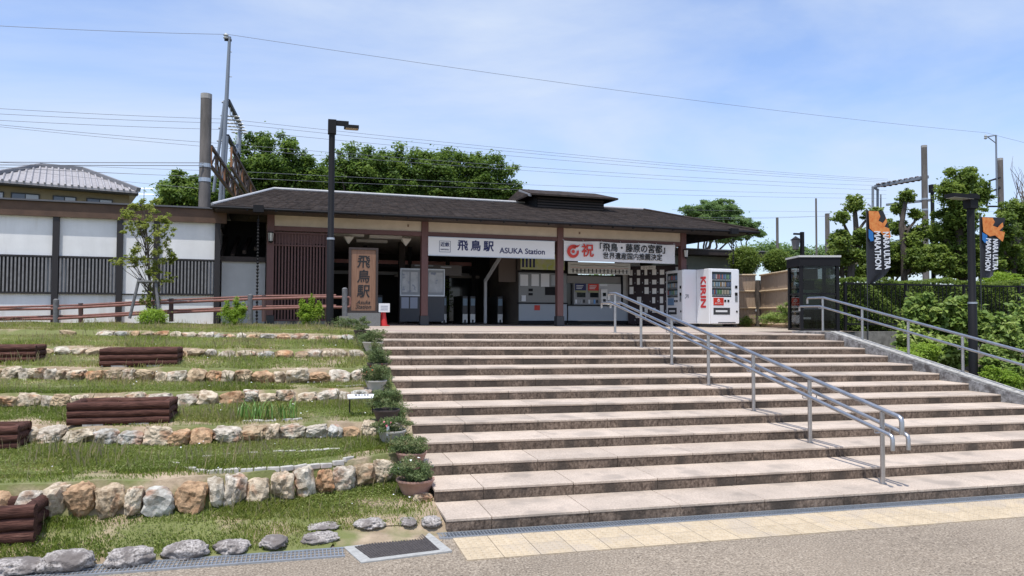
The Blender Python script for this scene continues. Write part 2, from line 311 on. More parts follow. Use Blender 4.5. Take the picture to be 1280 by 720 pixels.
# ---- stair curb
g = MB()
def zc(y): return (y-D0)/T0*R0+.19
prof = [(5.6, -.5), (5.6, max(zc(5.6), -.02)+.0), (13.45, zc(13.45)), (13.75, zc(13.45)+.005), (14.7, zc(13.45)+.005), (14.7, -.5)]
g.prism(prof, 'x', XR, XR+.3); 
cb = g.build('stair_side_wall', mat('flaking_concrete', (.13, .125, .12), (.36, .355, .35), 14, .95, bump=.4, c3=(.10, .09, .085), s3=4, t3=.52, big=.2)); cb.location.z = E_*XR
tag(cb, 'low sloping concrete side wall closing the right edge of the stairs', 'wall')
g = MB(); g.prism([(5.6, zc(5.6)+.004), (13.45, zc(13.45)+.004), (13.45, zc(13.45)+.03), (5.6, zc(5.6)+.03)], 'x', XR+.03, XR+.27)
g.build('coping', mat('pale_coping', (.22, .21, .19), (.46, .45, .42), 16, .9), cb)
# ---- tactile paving
tp = bpy.data.objects.new('tactile_paving', None); COL.objects.link(tp); tp['kind'] = 'structure'; tp['label'] = 'yellow tactile warning paving along the foot of the stairs'
tb = MB().box(-.147, .147, -.142, .142, -.03, .006)
for i in range(5):
    for j in range(5):
        cx, cy = (i-2)*.057, (j-2)*.055; r = .0135
        tb.add([(cx+r*1.3*math.cos(t), cy+r*1.3*math.sin(t), .006) for t in (0, 1.047, 2.094, 3.1416, 4.19, 5.236)]+[(cx+r*.8*math.cos(t), cy+r*.8*math.sin(t), .0135) for t in (0, 1.047, 2.094, 3.1416, 4.19, 5.236)],
               [(q, (q+1) % 6, 6+(q+1) % 6, 6+q) for q in range(6)]+[(6, 7, 8, 9, 10, 11)])
tmesh = tb.mesh('tile', mat('yellow_tactile_tile', (.46, .37, .25), (.55, .455, .32), 22, .85, c3=(.43, .36, .27), s3=2.5, t3=.5, rand=.05, big=.12, bigs=2.5))
for i in range(38):
    for j in range(2):
        x = 1.38+.3*i; obj('tile', tmesh, tp, (x, 5.815+.289*j, zg(x, .002)), (0, .0082, 0))
# ---- drains
def drain(x0, x1, y0, y1, lab):
    t = thing('drain_channel', lab, 'drain', ((x0+x1)/2, (y0+y1)/2, 0), 0, 'drain channels along the road edge'); xm = (x0+x1)/2
    L_ = x1-x0; fr = MB()
    for s in (-1, 1): fr.box(-L_/2, L_/2, s*(y1-y0)/2-.012, s*(y1-y0)/2+.012, -.05, .012)
    fr.build('rim', galv, t, (0, 0, zg(xm, .002)), (0, .0082, 0))
    MB().box(-L_/2, L_/2, -(y1-y0)/2+.013, (y1-y0)/2-.013, -.08, -.03).build('trough', black, t, (0, 0, zg(xm, .03)), (0, .0082, 0))
    bars = MB(); nb = int(L_/.03)
    for i in range(nb): xx = -L_/2+(i+.5)*L_/nb; bars.box(xx-.004, xx+.004, -(y1-y0)/2+.0125, (y1-y0)/2-.0125, -.006, .009)
    for q in (-1/6, 1/6): bars.box(-L_/2, L_/2, (y1-y0)*q-.003, (y1-y0)*q+.003, -.004, .0105)
    bars.build('grating', galv, t, (0, 0, zg(xm, .001)), (0, .0082, 0), kind='stuff')
drain(-9, .33, 5.99, 6.19, 'steel grated drain channel beside the boulders left of the manhole')
drain(1.12, 12.5, 6.26, 6.40, 'steel grated drain channel between the bottom step and tactile paving')
# manhole
t = thing('manhole_cover', 'black iron manhole cover set in pale concrete beside the stairs', 'manhole cover', (.73, 6.13, zg(.73, 0)))
cs = [Vector((.33, 6.22)), Vector((.44, 5.80)), Vector((1.16, 5.90)), Vector((1.05, 6.50))]; cn = Vector((.745, 6.11))
ins = [cn+(c_-cn)*f for c_, f in zip(cs, (.8, .76, .78, .82))]
q = MB()
for i in range(4):
    j = (i+1) % 4; P4 = [cs[i], cs[j], ins[j], ins[i]]
    q.add([(p.x-.73, p.y-6.13, zz) for zz in (-.04, .012) for p in P4], [(0, 3, 2, 1), (4, 5, 6, 7), (0, 1, 5, 4), (1, 2, 6, 5), (2, 3, 7, 6), (3, 0, 4, 7)])
q.build('concrete_frame', mat('pale_concrete', (.30, .30, .285), (.40, .40, .38), 20, .9), t)
q = MB(); q.add([(p.x-.73, p.y-6.13, zz) for zz in (-.03, .012) for p in ins], [(3, 2, 1, 0), (4, 5, 6, 7), (0, 1, 5, 4), (1, 2, 6, 5), (2, 3, 7, 6), (3, 0, 4, 7)])
iron = mat('cast_iron', (.06, .052, .05), (.12, .105, .10), 60, .6, metal=.3, bump=.5, bscale=120); q.build('lid', iron, t)
q = MB()
for a in range(26):
    for b_ in range(16):
        s_, t_ = (a+.5)/26, (b_+.5)/16; p = (ins[0]*(1-s_)+ins[3]*s_)*(1-t_)+(ins[1]*(1-s_)+ins[2]*s_)*t_
        q.box(p.x-.73-.007, p.x-.73+.007, p.y-6.13-.009, p.y-6.13+.009, .0125, .0155)
q.build('lid_studs', iron, t, kind='stuff')
# ---- terraces on the left
RY = {1: ([-10, -4, -2, -1.15, -.3, .16, .88, 1.2], [7.1, 6.95, 6.9, 6.9, 7.04, 7.27, 7.6, 7.7]), 2: ([-10, -4, -2.7, -1.66, -.6, .2, 1.2], [10.2, 9.25, 8.85, 8.5, 8.44, 8.48, 8.6]),
      3: ([-10, -4, -2.8, -.76, .85, 1.2], [10.9, 10.1, 9.9, 9.9, 10.05, 10.1]), 4: ([-10, -4.2, -2.9, -1.8, -.8, .75, 1.2], [12.7, 11.8, 11.3, 11.05, 10.7, 10.72, 10.75]),
      5: ([-10, -5.2, -3.7, -1.6, -.34, .8, 1.2], [15, 13.6, 12.9, 12.1, 11.8, 11.9, 11.9]), 6: ([-10, -4.2, -2.7, -1.1, .7, 1.2], [16.6, 15.3, 15.1, 14.2, 13.6, 13.6])}
RZ = {1: (.20, .45), 2: (.50, .66), 3: (.74, .89), 4: (.92, 1.10), 5: (1.2, 1.32), 6: (1.4, 1.51)}
def terr(x, y):
    x = np.atleast_1d(x); y = np.atleast_1d(y); Y = [np.full_like(x, 6.18+0*x), np.full_like(x, 6.55)]; Z = [0, .07]
    for k in range(1, 7):
        yy = np.interp(x, *RY[k]); Y += [yy, yy+.13]; Z += list(RZ[k])
    Y += [np.full_like(x, 18.), np.full_like(x, 60.)]; Z += [1.55, 1.6]
    Y = np.array(Y); z = np.zeros_like(x)
    for i in range(len(Z)-1):
        m = (y >= Y[i]) & (y <= Y[i+1]); f = (y-Y[i])/np.maximum(Y[i+1]-Y[i], 1e-6); z = np.where(m, Z[i]+(Z[i+1]-Z[i])*f, z)
    return z+E_*x
def GT(px, py):
    d = ray(px, py); ts = np.linspace(5.9, 17, 1200); z = terr(ts*d.x, ts); m = np.nonzero(CZ+d.z*ts < z)[0]; t = ts[m[0]] if len(m) else 17
    return Vector((d.x*t, t, float(terr(np.array([d.x*t]), np.array([t]))[0])))
xs = np.concatenate([np.linspace(-10, -5, 8), np.linspace(-4.7, XL+.015, 60)]); V = []; F = []; NY = 0
for x in xs:
    ys = [6.19, 6.4, 6.55] if x < .28 else [6.51, 6.53, 6.55]
    for k in range(1, 7): yy = float(np.interp(x, *RY[k])); ys += [yy-.35, yy, yy+.13, yy+.5]
    ys += [17, 18, 60]; ys = sorted(ys); NY = len(ys)
    for y in ys:
        z = float(terr(np.array([x]), np.array([y]))[0]); V.append((x, y, z+.008*math.sin(x*9+y*5)+.006*math.sin(y*17-x*4)))
for i in range(len(xs)-1):
    for j in range(NY-1): a = i*NY+j; F.append((a, a+NY, a+NY+1, a+1))
MB().add(V, F).build('terraced_bank', soil, kind='structure', smooth=True)
g = MB(); g.add(VERGE, [(0, 1, 2, 3, 4)]); g.build('verge', soil, kind='structure')
# ---- stones
def rock_mesh(name, seed, m, flat=True, npl=11, sub=3):
    rg = np.random.default_rng(seed); bm = bmesh.new(); bmesh.ops.create_icosphere(bm, subdivisions=sub, radius=1)
    Nn = rg.normal(size=(npl, 3)); Nn[:, 2] *= .8; Nn /= np.linalg.norm(Nn, axis=1, keepdims=True); Nn = np.vstack([Nn, [[0, -1, .12], [0, 0, 1], [1, 0, 0], [-1, 0, 0]]]); d = np.concatenate([rg.uniform(.78, 1.1, npl), [.80, .84, .88, .88]])
    for v in bm.verts:
        dirn = np.array(v.co)
        if flat: dirn = dirn/(np.sum(np.abs(dirn)**4.2))**(1/4.2)*.97; dirn = dirn/np.linalg.norm(dirn)*min(1.25, np.linalg.norm(dirn))
        L0 = np.linalg.norm(dirn); c = Nn@(dirn/L0); r_ = np.min(np.where(c > .05, d/np.maximum(c, .05), 9)); r_ = min(r_, L0*1.02); dirn = dirn/L0
        p = dirn*(r_ if flat else .6*r_+.32); nz = mnoise.fractal(Vector(p)*2.6+Vector((seed*3.1, 0, 0)), 1.0, 2.0, 4); p = p*(1+nz*(.16 if flat else .22)); v.co = p
    me = bpy.data.meshes.new(name); bm.to_mesh(me); bm.free(); me.materials.append(m)
    me.polygons.foreach_set('use_smooth', [not flat]*len(me.polygons)); return me
RM = [rock_mesh('stone', 40+i, sm, sub=4 if i < 6 else 3) for i in range(12)]
RMs = [rock_mesh('stone', 80+i, sm, sub=2) for i in range(10)]
wl = {1: 'lowest and tallest row of big tan and orange stones on the terraced bank', 2: 'second stone row from the road, rough blocks in clover below the middle log planter',
      3: 'third stone row from the road, small stones partly behind the log planter', 4: 'fourth stone row from the road, rounded pale and tan stones', 5: 'fifth stone row, behind the upper log planters', 6: 'topmost stone row just below the ramp railing'}
xl6 = {1: -2.6, 2: -3.1, 3: -4.6, 4: -6, 5: -6.4, 6: -4.3}
for k in range(1, 7):
    x = xl6[k]; t = thing('stone_wall', wl[k], 'stone wall', (x, float(np.interp(x, *RY[k])), RZ[k][0]), 0, 'dry stone rows on the terraced bank'); ox, oy, oz = t.location
    h = RZ[k][1]-RZ[k][0]
    while x < (.86 if k < 5 else .75):
        wd = random.uniform(.12, .25) if k == 1 else random.uniform(.13, .29); hh = h*random.uniform(.8, 1.15)
        if k == 6: wd *= 1.1
        yy = float(np.interp(x+wd/2, *RY[k]))
        if not (k == 6 and random.random() < .1):
            o = obj('stone', random.choice(RM if k < 5 else RMs), t, (x+wd/2-ox, yy+.06+random.uniform(-.03, .03)-oy, E_*x+h*.42+random.uniform(-.02, .02)), (random.uniform(-.2, .2), random.uniform(-.18, .18), random.uniform(-.3, .3)+(PI if random.random() < .5 else 0)))
            o.scale = (wd*.57, .14, hh*(.60 if k > 1 else .54))
        x += wd+random.uniform(-.01, .02)
BM = [rock_mesh('boulder', 11+i, boulder_m, flat=False, sub=4) for i in range(4)]
bl = [(10, 712, 70, 22, 'grey boulder at the left edge of the road verge'), (78, 705, 66, 32, 'largest round grey boulder beside the drain'), (160, 699, 58, 27, 'second grey boulder from the left beside the drain'), (230, 690, 58, 27, 'wide grey boulder between two others by the drain'),
      (289, 686, 46, 20, 'low speckled boulder by the drain'), (341, 680, 38, 19, 'small round grey boulder close to the drain'), (401, 675, 50, 15, 'long low boulder left of the manhole'), (405, 661, 44, 10, 'flat boulder set back behind the long low one'),
      (463, 657, 44, 14, 'flat grey boulder above the manhole cover'), (511, 655, 26, 11, 'small boulder right of the flat one above the manhole'), (541, 654, 28, 15, 'round grey boulder touching the corner of the bottom step')]
for i, (px, py, wpx, hpx, lab) in enumerate(bl):
    p = GT(px, py+hpx*.4); s = p.y/FPX; o = obj('boulder', BM[i % 4], None, (p.x, p.y+.08, p.z+hpx*s*.28), (0, 0, i*1.3)); o.scale = (wpx*s*.50, max(.12, wpx*s*.30), hpx*s*.46)
    o.rotation_euler[2] = random.uniform(-.25, .25)+(PI if i % 2 else 0); tag(o, lab, 'boulder', 'grey boulders along the road edge')
p = G(528, 632, .1); o = obj('boulder', RM[3], None, p+Vector((0, .08, .03)), .4); o.scale = (.10, .09, .075); tag(o, 'small orange tan stone propping the front terracotta pot', 'stone')
# ---- flower bed edgings
def edging(pts, z, lab, closed=False):
    P = [GT(a, b_) for a, b_ in pts]; t = thing('flower_bed_edging', lab, 'edging', P[0], 0, 'white brick bed edgings in the grass'); bmesh_ = MB().box(-.055, .055, -.020, .020, -.03, .018).mesh('brick', mat('whitewashed_brick', (.36, .34, .30), (.52, .50, .46), 20, .9), bevel=.006)
    for a, b_ in zip(P, P[1:]):
        Lg = (b_-a).length; k = max(1, round(Lg/.13)); an = math.atan2(b_.y-a.y, b_.x-a.x)
        for i in range(k):
            c_ = a.lerp(b_, (i+.5)/k); zz = float(terr(np.array([c_.x]), np.array([c_.y]))[0])
            o = obj('brick', bmesh_, t, (c_.x-P[0].x, c_.y-P[0].y, zz-P[0].z+random.uniform(0, .012)), (random.uniform(-.1, .1), random.uniform(-.08, .08), an+random.uniform(-.08, .08))); o.scale.x = Lg/k/.117
edging([(214, 579), (232, 587), (258, 591), (300, 589.5), (350, 588), (400, 584), (430, 579), (441, 572)], .46, 'curved white brick edging around the grass bed above the lowest stones')
edging([(252, 574), (290, 570), (340, 567), (400, 565), (425, 563)], .47, 'straighter white brick edging along the back of the grass bed')
edging([(303, 528), (330, 527.5), (352, 526.5), (378, 525)], .69, 'short white brick edging in the grass by the tall leaves')
edging([(420, 484), (440, 484), (455, 483)], .9, 'short white edging near the potted plants')
# ---- grass
def grass(n, ylo, yhi, hmin, hmax, wid, seed, name, tlo=0, thi=.75, thr=.0, stalk=False):
    rg = np.random.default_rng(seed); x = rg.uniform(-7.5, XL-.03, n*2); y = rg.uniform(ylo, yhi, n*2)
    keep = x > (-.42*y-.6)
    bare = np.sin(x*2.3+1.3*np.sin(y*1.7))*np.sin(y*2.9+x*.7)+.6*np.sin(x*7.1+y*5.3)*np.sin(y*9-x*3)
    keep &= (bare+rg.normal(0, .35, n*2)) < (.75-thr)
    for k in range(1, 7):
        yy = np.interp(x, *RY[k]); near = (y > yy-.02) & (y < yy+.17); keep &= ~near
        soil_ = (y >= yy+.16) & (y < yy+(.38 if k in (1, 2) else .2)); keep &= ~(soil_ & (rg.random(n*2) < (.85 if k in (1, 2) else .5)))
    keep &= ~((y < 6.75) & (rg.random(n*2) < .7)); keep &= ~((x > .27) & (y < 6.50)); keep &= ~((y < 7.0+.15*np.sin(x*4)) & (y > 6.62) & (rg.random(n*2) < .55)); keep &= ~((x > .5) & (y < 7.3) & (rg.random(n*2) < .6))
    x = x[keep][:n]; y = y[keep][:n]; n = len(x); z = terr(x, y)
    h = rg.uniform(hmin, hmax, n)*(1+.5*np.sin(x*3.1+y*2.2)*np.sin(y*1.9-x)); a = rg.uniform(0, 2*PI, n); ln = rg.uniform(.2, .9, n)*h*(.35 if stalk else 1); b_ = a+PI/2
    dx, dy = np.cos(a)*ln, np.sin(a)*ln; wx, wy = np.cos(b_)*wid*.5, np.sin(b_)*wid*.5
    p0 = np.stack([x-wx, y-wy, z-.005], 1); p1 = np.stack([x+wx, y+wy, z-.005], 1); pm = np.stack([x+wx*.8+dx*.35, y+wy*.8+dy*.35, z+h*.6], 1); pn = np.stack([x-wx*.8+dx*.35, y-wy*.8+dy*.35, z+h*.6], 1); p2 = np.stack([x+dx, y+dy, z+h], 1)
    V = np.stack([p0, p1, pm, p2, pn], 1).reshape(-1, 3); me = bpy.data.meshes.new(name); me.vertices.add(5*n); me.vertices.foreach_set('co', V.astype(np.float32).ravel())
    me.loops.add(5*n); me.loops.foreach_set('vertex_index', np.arange(5*n, dtype=np.int32)); me.polygons.add(n); me.polygons.foreach_set('loop_start', np.arange(n, dtype=np.int32)*5); me.polygons.foreach_set('loop_total', np.full(n, 5, dtype=np.int32)); me.update(calc_edges=True)
    patch = .5+.5*np.sin(x*1.7+np.sin(y*2.1))*np.sin(y*1.3+x*.6)
    tt = tlo+(thi-tlo)*(.45*rg.random(n)+.55*patch); tt = np.where(rg.random(n) < .04, 1, tt)
    at = me.attributes.new('tint', 'FLOAT', 'FACE'); at.data.foreach_set('value', np.clip(tt, 0, 1).astype(np.float32)); me.materials.append(grass_m)
    o = obj(name, me, None, kind='stuff'); return tag(o, 'short grass and clover growing over the terraced bank' if not stalk else 'taller dry grass stalks on the terraced bank', 'grass')
grass(190000, 6.25, 10.6, .015, .045, .006, 3, 'grass', .0, .72)
grass(110000, 6.3, 8.6, .015, .04, .0055, 8, 'grass', .0, .7)
grass(100000, 10.6, 20, .015, .055, .009, 4, 'grass', .12, .9)
grass(4500, 6.6, 13, .06, .16, .004, 5, 'dry_grass', .7, 1.2, stalk=True)
grass(1800, 13, 19, .06, .16, .005, 6, 'dry_grass', .7, 1.2, stalk=True)
# clover leaves
nn = 210000; x = rng.uniform(-6, XL-.05, nn); y = 6.4+9*rng.random(nn)**1.3; pat = np.sin(x*3.3+np.sin(y*2.2)*1.5)*np.sin(y*3.7+x); kp = (pat+rng.normal(0, .5, nn) > -.25) & (x > -.42*y-.6) & ~((x > .27) & (y < 6.52)) & ~((y < 6.95) & (rng.random(nn) < .8))
for k in range(1, 7): yy = np.interp(x, *RY[k]); kp &= ~((y > yy-.05) & (y < yy+(.4 if k < 3 else .22)))
x, y = x[kp], y[kp]; z = terr(x, y)+rng.uniform(.012, .042, len(x)); Nn = rng.normal(0, .35, (len(x), 3)); Nn[:, 2] = 1
o = obj('clover', leafmesh('clover', np.stack([x, y, z], 1), Nn, .015, leafmat('clover_leaves', [(.14, .19, .04), (.21, .265, .07), (.30, .34, .12)], .4), .9), None, kind='stuff'); tag(o, 'green clover patches among the grass of the bank', 'clover')
nn = 70; x = rng.uniform(-4.5, XL-.1, nn); y = rng.uniform(6.8, 12.5, nn); z = terr(x, y)+.06; o = obj('clover_flowers', leafmesh('f', np.stack([x, y, z], 1), np.tile([0, -.3, 1.], (nn, 1)), .018, white, 1), None, kind='stuff'); tag(o, 'tiny white clover flowers dotted over the grass', 'flowers')
# ---- log planters
def planter(px, py, z, Lx, Ly, n, rz, lab, dia=.085):
    p = GT(px, py); t = thing('log_planter', lab, 'planter', p+Vector((0, 0, -.0)), rz, 'brown log planters on the terraced bank')
    lx = MB().tube([(-Lx/2+Lx*q/8, random.uniform(-.003, .003), random.uniform(-.003, .003)) for q in range(9)], [dia/2*random.uniform(.93, 1.04) for q in range(9)], 12).mesh('log', logm, smooth=True); ly = MB().tube([(0, -Ly/2+dia/2, 0), (0, Ly/2-dia/2, 0)], dia/2, 12).mesh('log', logm, smooth=True)
    for i in range(n):
        zz = dia*.55+i*dia*.93
        for s in (0, 1): obj('log', lx, t, (-Lx/2, s*(Ly-dia)+random.uniform(-.004, .004), zz)); obj('log', ly, t, (-Lx+dia/2+s*(Lx-dia), Ly/2-dia/2, zz+.002))
    MB().box(-Lx+dia, -dia, dia/2, Ly-dia*1.5, 0, n*dia*.6).build('soil', soil, t)
    for q in (-Lx*.75, -Lx*.3): MB().box(q-.1, q+.1, -.03, .1, -.05, .015).build('footing_block', concrete, t)
    return t
planter(44, 680, .12, 1.15, .42, 3, -.02, 'brown log planter cut by the left edge of the picture, nearest the road', .105)
planter(212, 529, .6, 1.0, .50, 3, -.03, 'middle log planter, open topped, standing above the second stone row')
planter(222, 457, 1.05, .99, .5, 3, 0, 'upper log planter right of the corner one, in front of the fifth stone row')
planter(45, 453, 1.09, 1.0, .5, 3, .0, 'upper left log planter half hidden by dry grass')
planter(23, 563, .46, 1.0, .42, 3, 0, 'dark log planter end showing at the left edge, mid height')
# ---- small sign on legs
p = GT(437, 519); t = thing('garden_sign', 'small white garden sign on two thin black legs in the grass', 'sign', p)
for s in (0, .27): MB().box(s-.008, s+.008, -.008, .008, -.02, .24).build('leg', black, t)
MB().box(-.03, .30, -.05, .05, .235, .247, T=None).build('board', white, t).rotation_euler = (.35, 0, 0)
text('草花の名前', .035, blk, t, (.135, -.085, .243), (.35, 0, 0), ext=.001)
# ---- potted plants
terra = mat('terracotta_pink', (.33, .19, .15), (.42, .26, .21), 10, .85); dpot = mat('dark_plastic_pot', (.07, .05, .045), rough=.6); wpot = mat('cream_pot', (.45, .42, .38), rough=.7)
pots = [(519, 619, .17, .18, terra, .20, 'front terracotta bowl overflowing with white flowering leaves', (.8, .8, .75)), (514, 584, .34, .155, terra, .14, 'second terracotta bowl, low dark leaves, behind the front one', None), (490, 556, .42, .15, wpot, .13, 'cream rimmed planter with pink flowers and a plant label', (.7, .2, .25)),
        (483, 529, .56, .15, dpot, .22, 'dark brown bowl with a bushy grey green plant beside the garden sign', None), (470, 491, .82, .14, wpot, .24, 'pale bowl hidden under a tall bushy plant, with orange flowers', (.8, .15, .04)), (472, 468, 1.0, .15, dpot, .28, 'large reddish green bush in a pot mid way up the stairs', None),
        (466, 440, 1.2, .16, wpot, .18, 'wide shallow pale trough near the top of the stairs', None), (452, 424, 1.37, .14, dpot, .2, 'uppermost small potted plant at the top left of the stairs', None)]
for i, (px, py, z, r, m, hh, lab, fl) in enumerate(pots):
    p = GT(px, py); p.z += .02; t = thing('potted_plant', lab, 'potted plant', p, 0, 'potted plants lined up the left side of the stairs')
    pb = MB(); pb.lathe([(r*.6, -.03), (r*.85, .06), (r, .12), (r*1.04, .125), (r*1.04, .14), (r*.93, .14), (r*.9, .11), (0.01, .11)], 20); pb.build('pot', m, t, smooth=True)
    MB().lathe([(r*.9, .1), (r*.9, .118)], 16).build('potting_soil', mat('potting_soil', (.05, .035, .025), rough=1), t)
    cl = crown([(0, 0, .13+hh*.5, r*1.25, r*1.2, hh*.62)], 22, (.25, .42), .4); P, Nn, tt = cloud(cl, 3000, .1, .3)
    obj('foliage', leafmesh('foliage', P, Nn, .026, pot_m, .4, tt), t, kind='stuff')
    if fl:
        k = 10 if i else 12; d = rng.normal(size=(k, 3)); d[:, 2] = abs(d[:, 2]); d /= np.linalg.norm(d, axis=1, keepdims=True); Pf = d*[r*1.05, r*1.05, hh*.6]+[0, 0, .16+hh*.3]
        obj('flowers', leafmesh('fl', Pf, d, .028, mat('petals_%d' % i, fl, rough=.7), 1), t, kind='stuff')
    if i == 2: MB().box(-.015, .015, -.002, .002, .1, .2).build('plant_label', paper, t, (-.06, -.13, 0), .3)
cl = [(1.06+random.uniform(-.12, .06), y, float(terr(np.array([1.05]), np.array([y]))[0])+.08, random.uniform(.08, .16), random.uniform(.1, .2), random.uniform(.06, .15)) for y in np.linspace(7.6, 13.4, 26)]
P, Nn, tt = cloud(cl, 9000, .2, .2); tag(obj('edge_weeds', leafmesh('ew', P, Nn, .03, pot_m, .4, tt), None, kind='stuff'), 'weeds growing between the pots along the stair edge', 'weeds')
# ================================================================ HANDRAILS
def rails(name, lab, X, double, y0, group, wall=False):
    t = thing(name, lab, 'handrail', (X, y0, zg(X, .12)), 0, group); ox, oy, oz = t.location
    zt = lambda y: zg(X, .12)+(y-6.735)/T0*R0
    npost = 7 if double else 8; ys = [6.735-(0 if double else 1.2*1)+1.2*i for i in range(npost)]
    def P(x, y, z): return (x-ox, y-oy, z-oz)
    top = 12; yend = 13.9; 
    for y in ys: MB().tube([P(X, y, zt(y)+(.0 if double else .06)), P(X, y, zt(y)+.775)], .025, 12).build('post', steel, t, smooth=True)
    y1 = 6.46 if double else 5.3; yE = 14.25 if double else 14.45
    zt2 = lambda y: min(zt(y), zt(13.9))
    r_ = MB().tube([P(X, y1, zt(y1)+.63), P(X, y1, zt(y1)+.80), P(X, 13.9, zt(13.9)+.795), P(X, yE, zt(13.9)+.795), P(X, yE, zt(13.9)+.67)], .026, 12); r_.build('top_rail', steel, t, smooth=True)
    for s in ((-1, 1) if double else (-1,)):
        xx = X+s*.1; MB().tube([P(xx, y1+.02, zt(y1)+.46), P(xx, y1+.02, zt(y1)+.61), P(xx, 13.9, zt(13.9)+.605), P(xx, yE+.15, zt(13.9)+.605), P(xx, yE+.15, zt(13.9)+.50)], .023, 12).build('lower_rail', steel, t, smooth=True)
    for y in ys:
        b_ = MB()
        for s in ((-1, 1) if double else (-1,)): b_.tube([P(X, y, zt(y)+.55), P(X+s*.1, y, zt(y)+.55), P(X+s*.1, y, zt(y)+.6)], .007, 6)
        b_.build('bracket', steel, t)
        MB().lathe([(.04, 0), (.04, .008)], 12, P(X, y, zt(y)+(.002 if double else .07))).build('base_flange', steel, t)
rails('handrail', 'triple steel handrail running down the middle of the stairs', 6.05, True, 6.735, 'steel handrails on the stairs')
rails('handrail', 'double steel handrail along the right hand side wall of the stairs', 10.98, False, 6.735, 'steel handrails on the stairs')
# ================================================================ STATION (local u along the front, v into depth, z up)
ZF = 1.53
st = thing('station_building', 'low wooden station building with dark tiled roof, red brown posts and cream fascia', 'station', (SO.x, SO.y, 0), TH)
cms = [(0, .19, 'c'), (4.27, .20, 'c'), (8.54, .20, 'c'), (12.93, .20, 'c')]
for u, wd, _ in cms:
    c = MB().box(u-wd/2, u+wd/2, -wd/2, wd/2, ZF+.28, 4.60).build('column', redbrown, st, bevel=.008)
    MB().box(u-wd/2-.02, u+wd/2+.02, -wd/2-.02, wd/2+.02, ZF-.1, ZF+.28).build('column_base', darkgrey, c)
MB().box(1.53, 1.64, -.06, .06, ZF, 4.14).build('column', redbrown, st)
for u in (0, 4.27, 8.54, 12.93):
    MB().box(u-.1, u+.1, 3.4, 3.6, ZF, 4.3).build('column', darkbrown, st)
MB().box(-.1, 13.03, -.075, .075, 4.13, 4.255).build('beam', redbrown, st)
for a, b_ in ((.097, 4.168), (4.372, 8.438), (8.642, 12.828)):
    MB().box(a, b_, -.045, .0, 4.257, 4.66).build('fascia_panel', cream, st)
for u in (3.78, 9.2):
    MB().box(u-.025, u+.025, -.06, -.046, 4.38, 4.45).build('wall_vent', mat('vent_brown', (.2, .14, .1), rough=.8), st)
MB().box(12.85, 13.0, .1, 7, 4.13, 4.6).build('side_panel', cream, st)
# ceiling and rafters
MB().box(-.1, 12.9, .15, 8.6, 4.27, 4.31).build('ceiling', mat('ceiling_board', (.30, .27, .24), (.34, .31, .27), 3, .9), st)
MB().box(-1.4, 15.1, -.85, .1, 4.55, 4.58).build('soffit', darkbrown, st)
# roof
e0, e1, r0_, r1_ = (-1.45, 15.2), (-.95, 9.2), (.15, 13.75), (4.05, 4.05)
EZ, RZ_ = 4.62, 5.90
rf = MB(); tk = .07
A0, A1, A2, A3 = (-1.45, -.95), (15.2, -.95), (15.2, 9.05), (-1.45, 9.05); Ra, Rb = (.15, 4.05), (13.75, 4.05)
vs = [(*A0, EZ), (*A1, EZ), (*A2, EZ), (*A3, EZ), (*Ra, RZ_), (*Rb, RZ_)]; vs += [(x, y, z-tk) for x, y, z in vs]
rf.add(vs, [(0, 1, 5, 4), (1, 2, 5), (2, 3, 4, 5), (3, 0, 4), (6, 10, 11, 7), (7, 11, 8), (8, 11, 10, 9), (9, 10, 6), (0, 6, 7, 1), (1, 7, 8, 2), (2, 8, 9, 3), (3, 9, 6, 0)])
roof = rf.build('roof', roofm, st)
# slate courses: thin lapped strips on the front slope and both hips
cs_ = MB(); nr = 24
for i in range(nr):
    f = i/nr; f2 = (i+1)/nr; ua = -1.45+1.6*f; ub = 15.2-1.45*f; ua2 = -1.45+1.6*f2; ub2 = 15.2-1.45*f2; va = -.95+5*f; vb = -.95+5*f2; za = EZ+(RZ_-EZ)*f; zb = EZ+(RZ_-EZ)*f2
    k = 62
    for j in range(k):
        p0 = ua+(ub-ua)*j/k; p1 = ua+(ub-ua)*(j+1)/k; q0 = ua2+(ub2-ua2)*j/k; q1 = ua2+(ub2-ua2)*(j+1)/k; dz = random.uniform(.014, .022); g_ = .006
        cs_.add([(p0+g_, va, za+dz), (p1-g_, va, za+dz), (q1-g_, vb, zb+.006), (q0+g_, vb, zb+.006), (p0+g_, va, za+.001), (p1-g_, va, za+.001)], [(0, 1, 2, 3), (4, 5, 1, 0)])
cs_.build('roof_slates', roofm, st, kind='stuff')
ridge = mat('pale_ridge_flashing', (.42, .42, .43), (.5, .5, .5), 8, .5)
MB().tube([(*Ra, RZ_+.03), (*Rb, RZ_+.03)], .045, 8).build('ridge_cap', ridge, roof)
MB().tube([(A0[0], A0[1], EZ+.03), (*Ra, RZ_+.03)], .04, 8).build('hip_cap', ridge, roof)
MB().tube([(A1[0], A1[1], EZ+.03), (*Rb, RZ_+.03)], .04, 8).build('hip_cap', roofm, roof)
gt = MB(); gt.tube([(-1.5, -.99, EZ-.045), (15.25, -.99, EZ-.045)], .035, 8); gut = gt.build('gutter', black, roof)
for i in range(24): MB().box(-1.3+i*.7-.015, -1.3+i*.7+.015, -1.02, -.9, EZ-.105, EZ-.075).build('gutter_bracket', black, gut)
for u, v in ((-.33, -.0), (14.2, -.0)): MB().box(u-.13, u+.13, -1.12, -.92, EZ-.14, EZ+.04).build('gutter_box', black, gut)
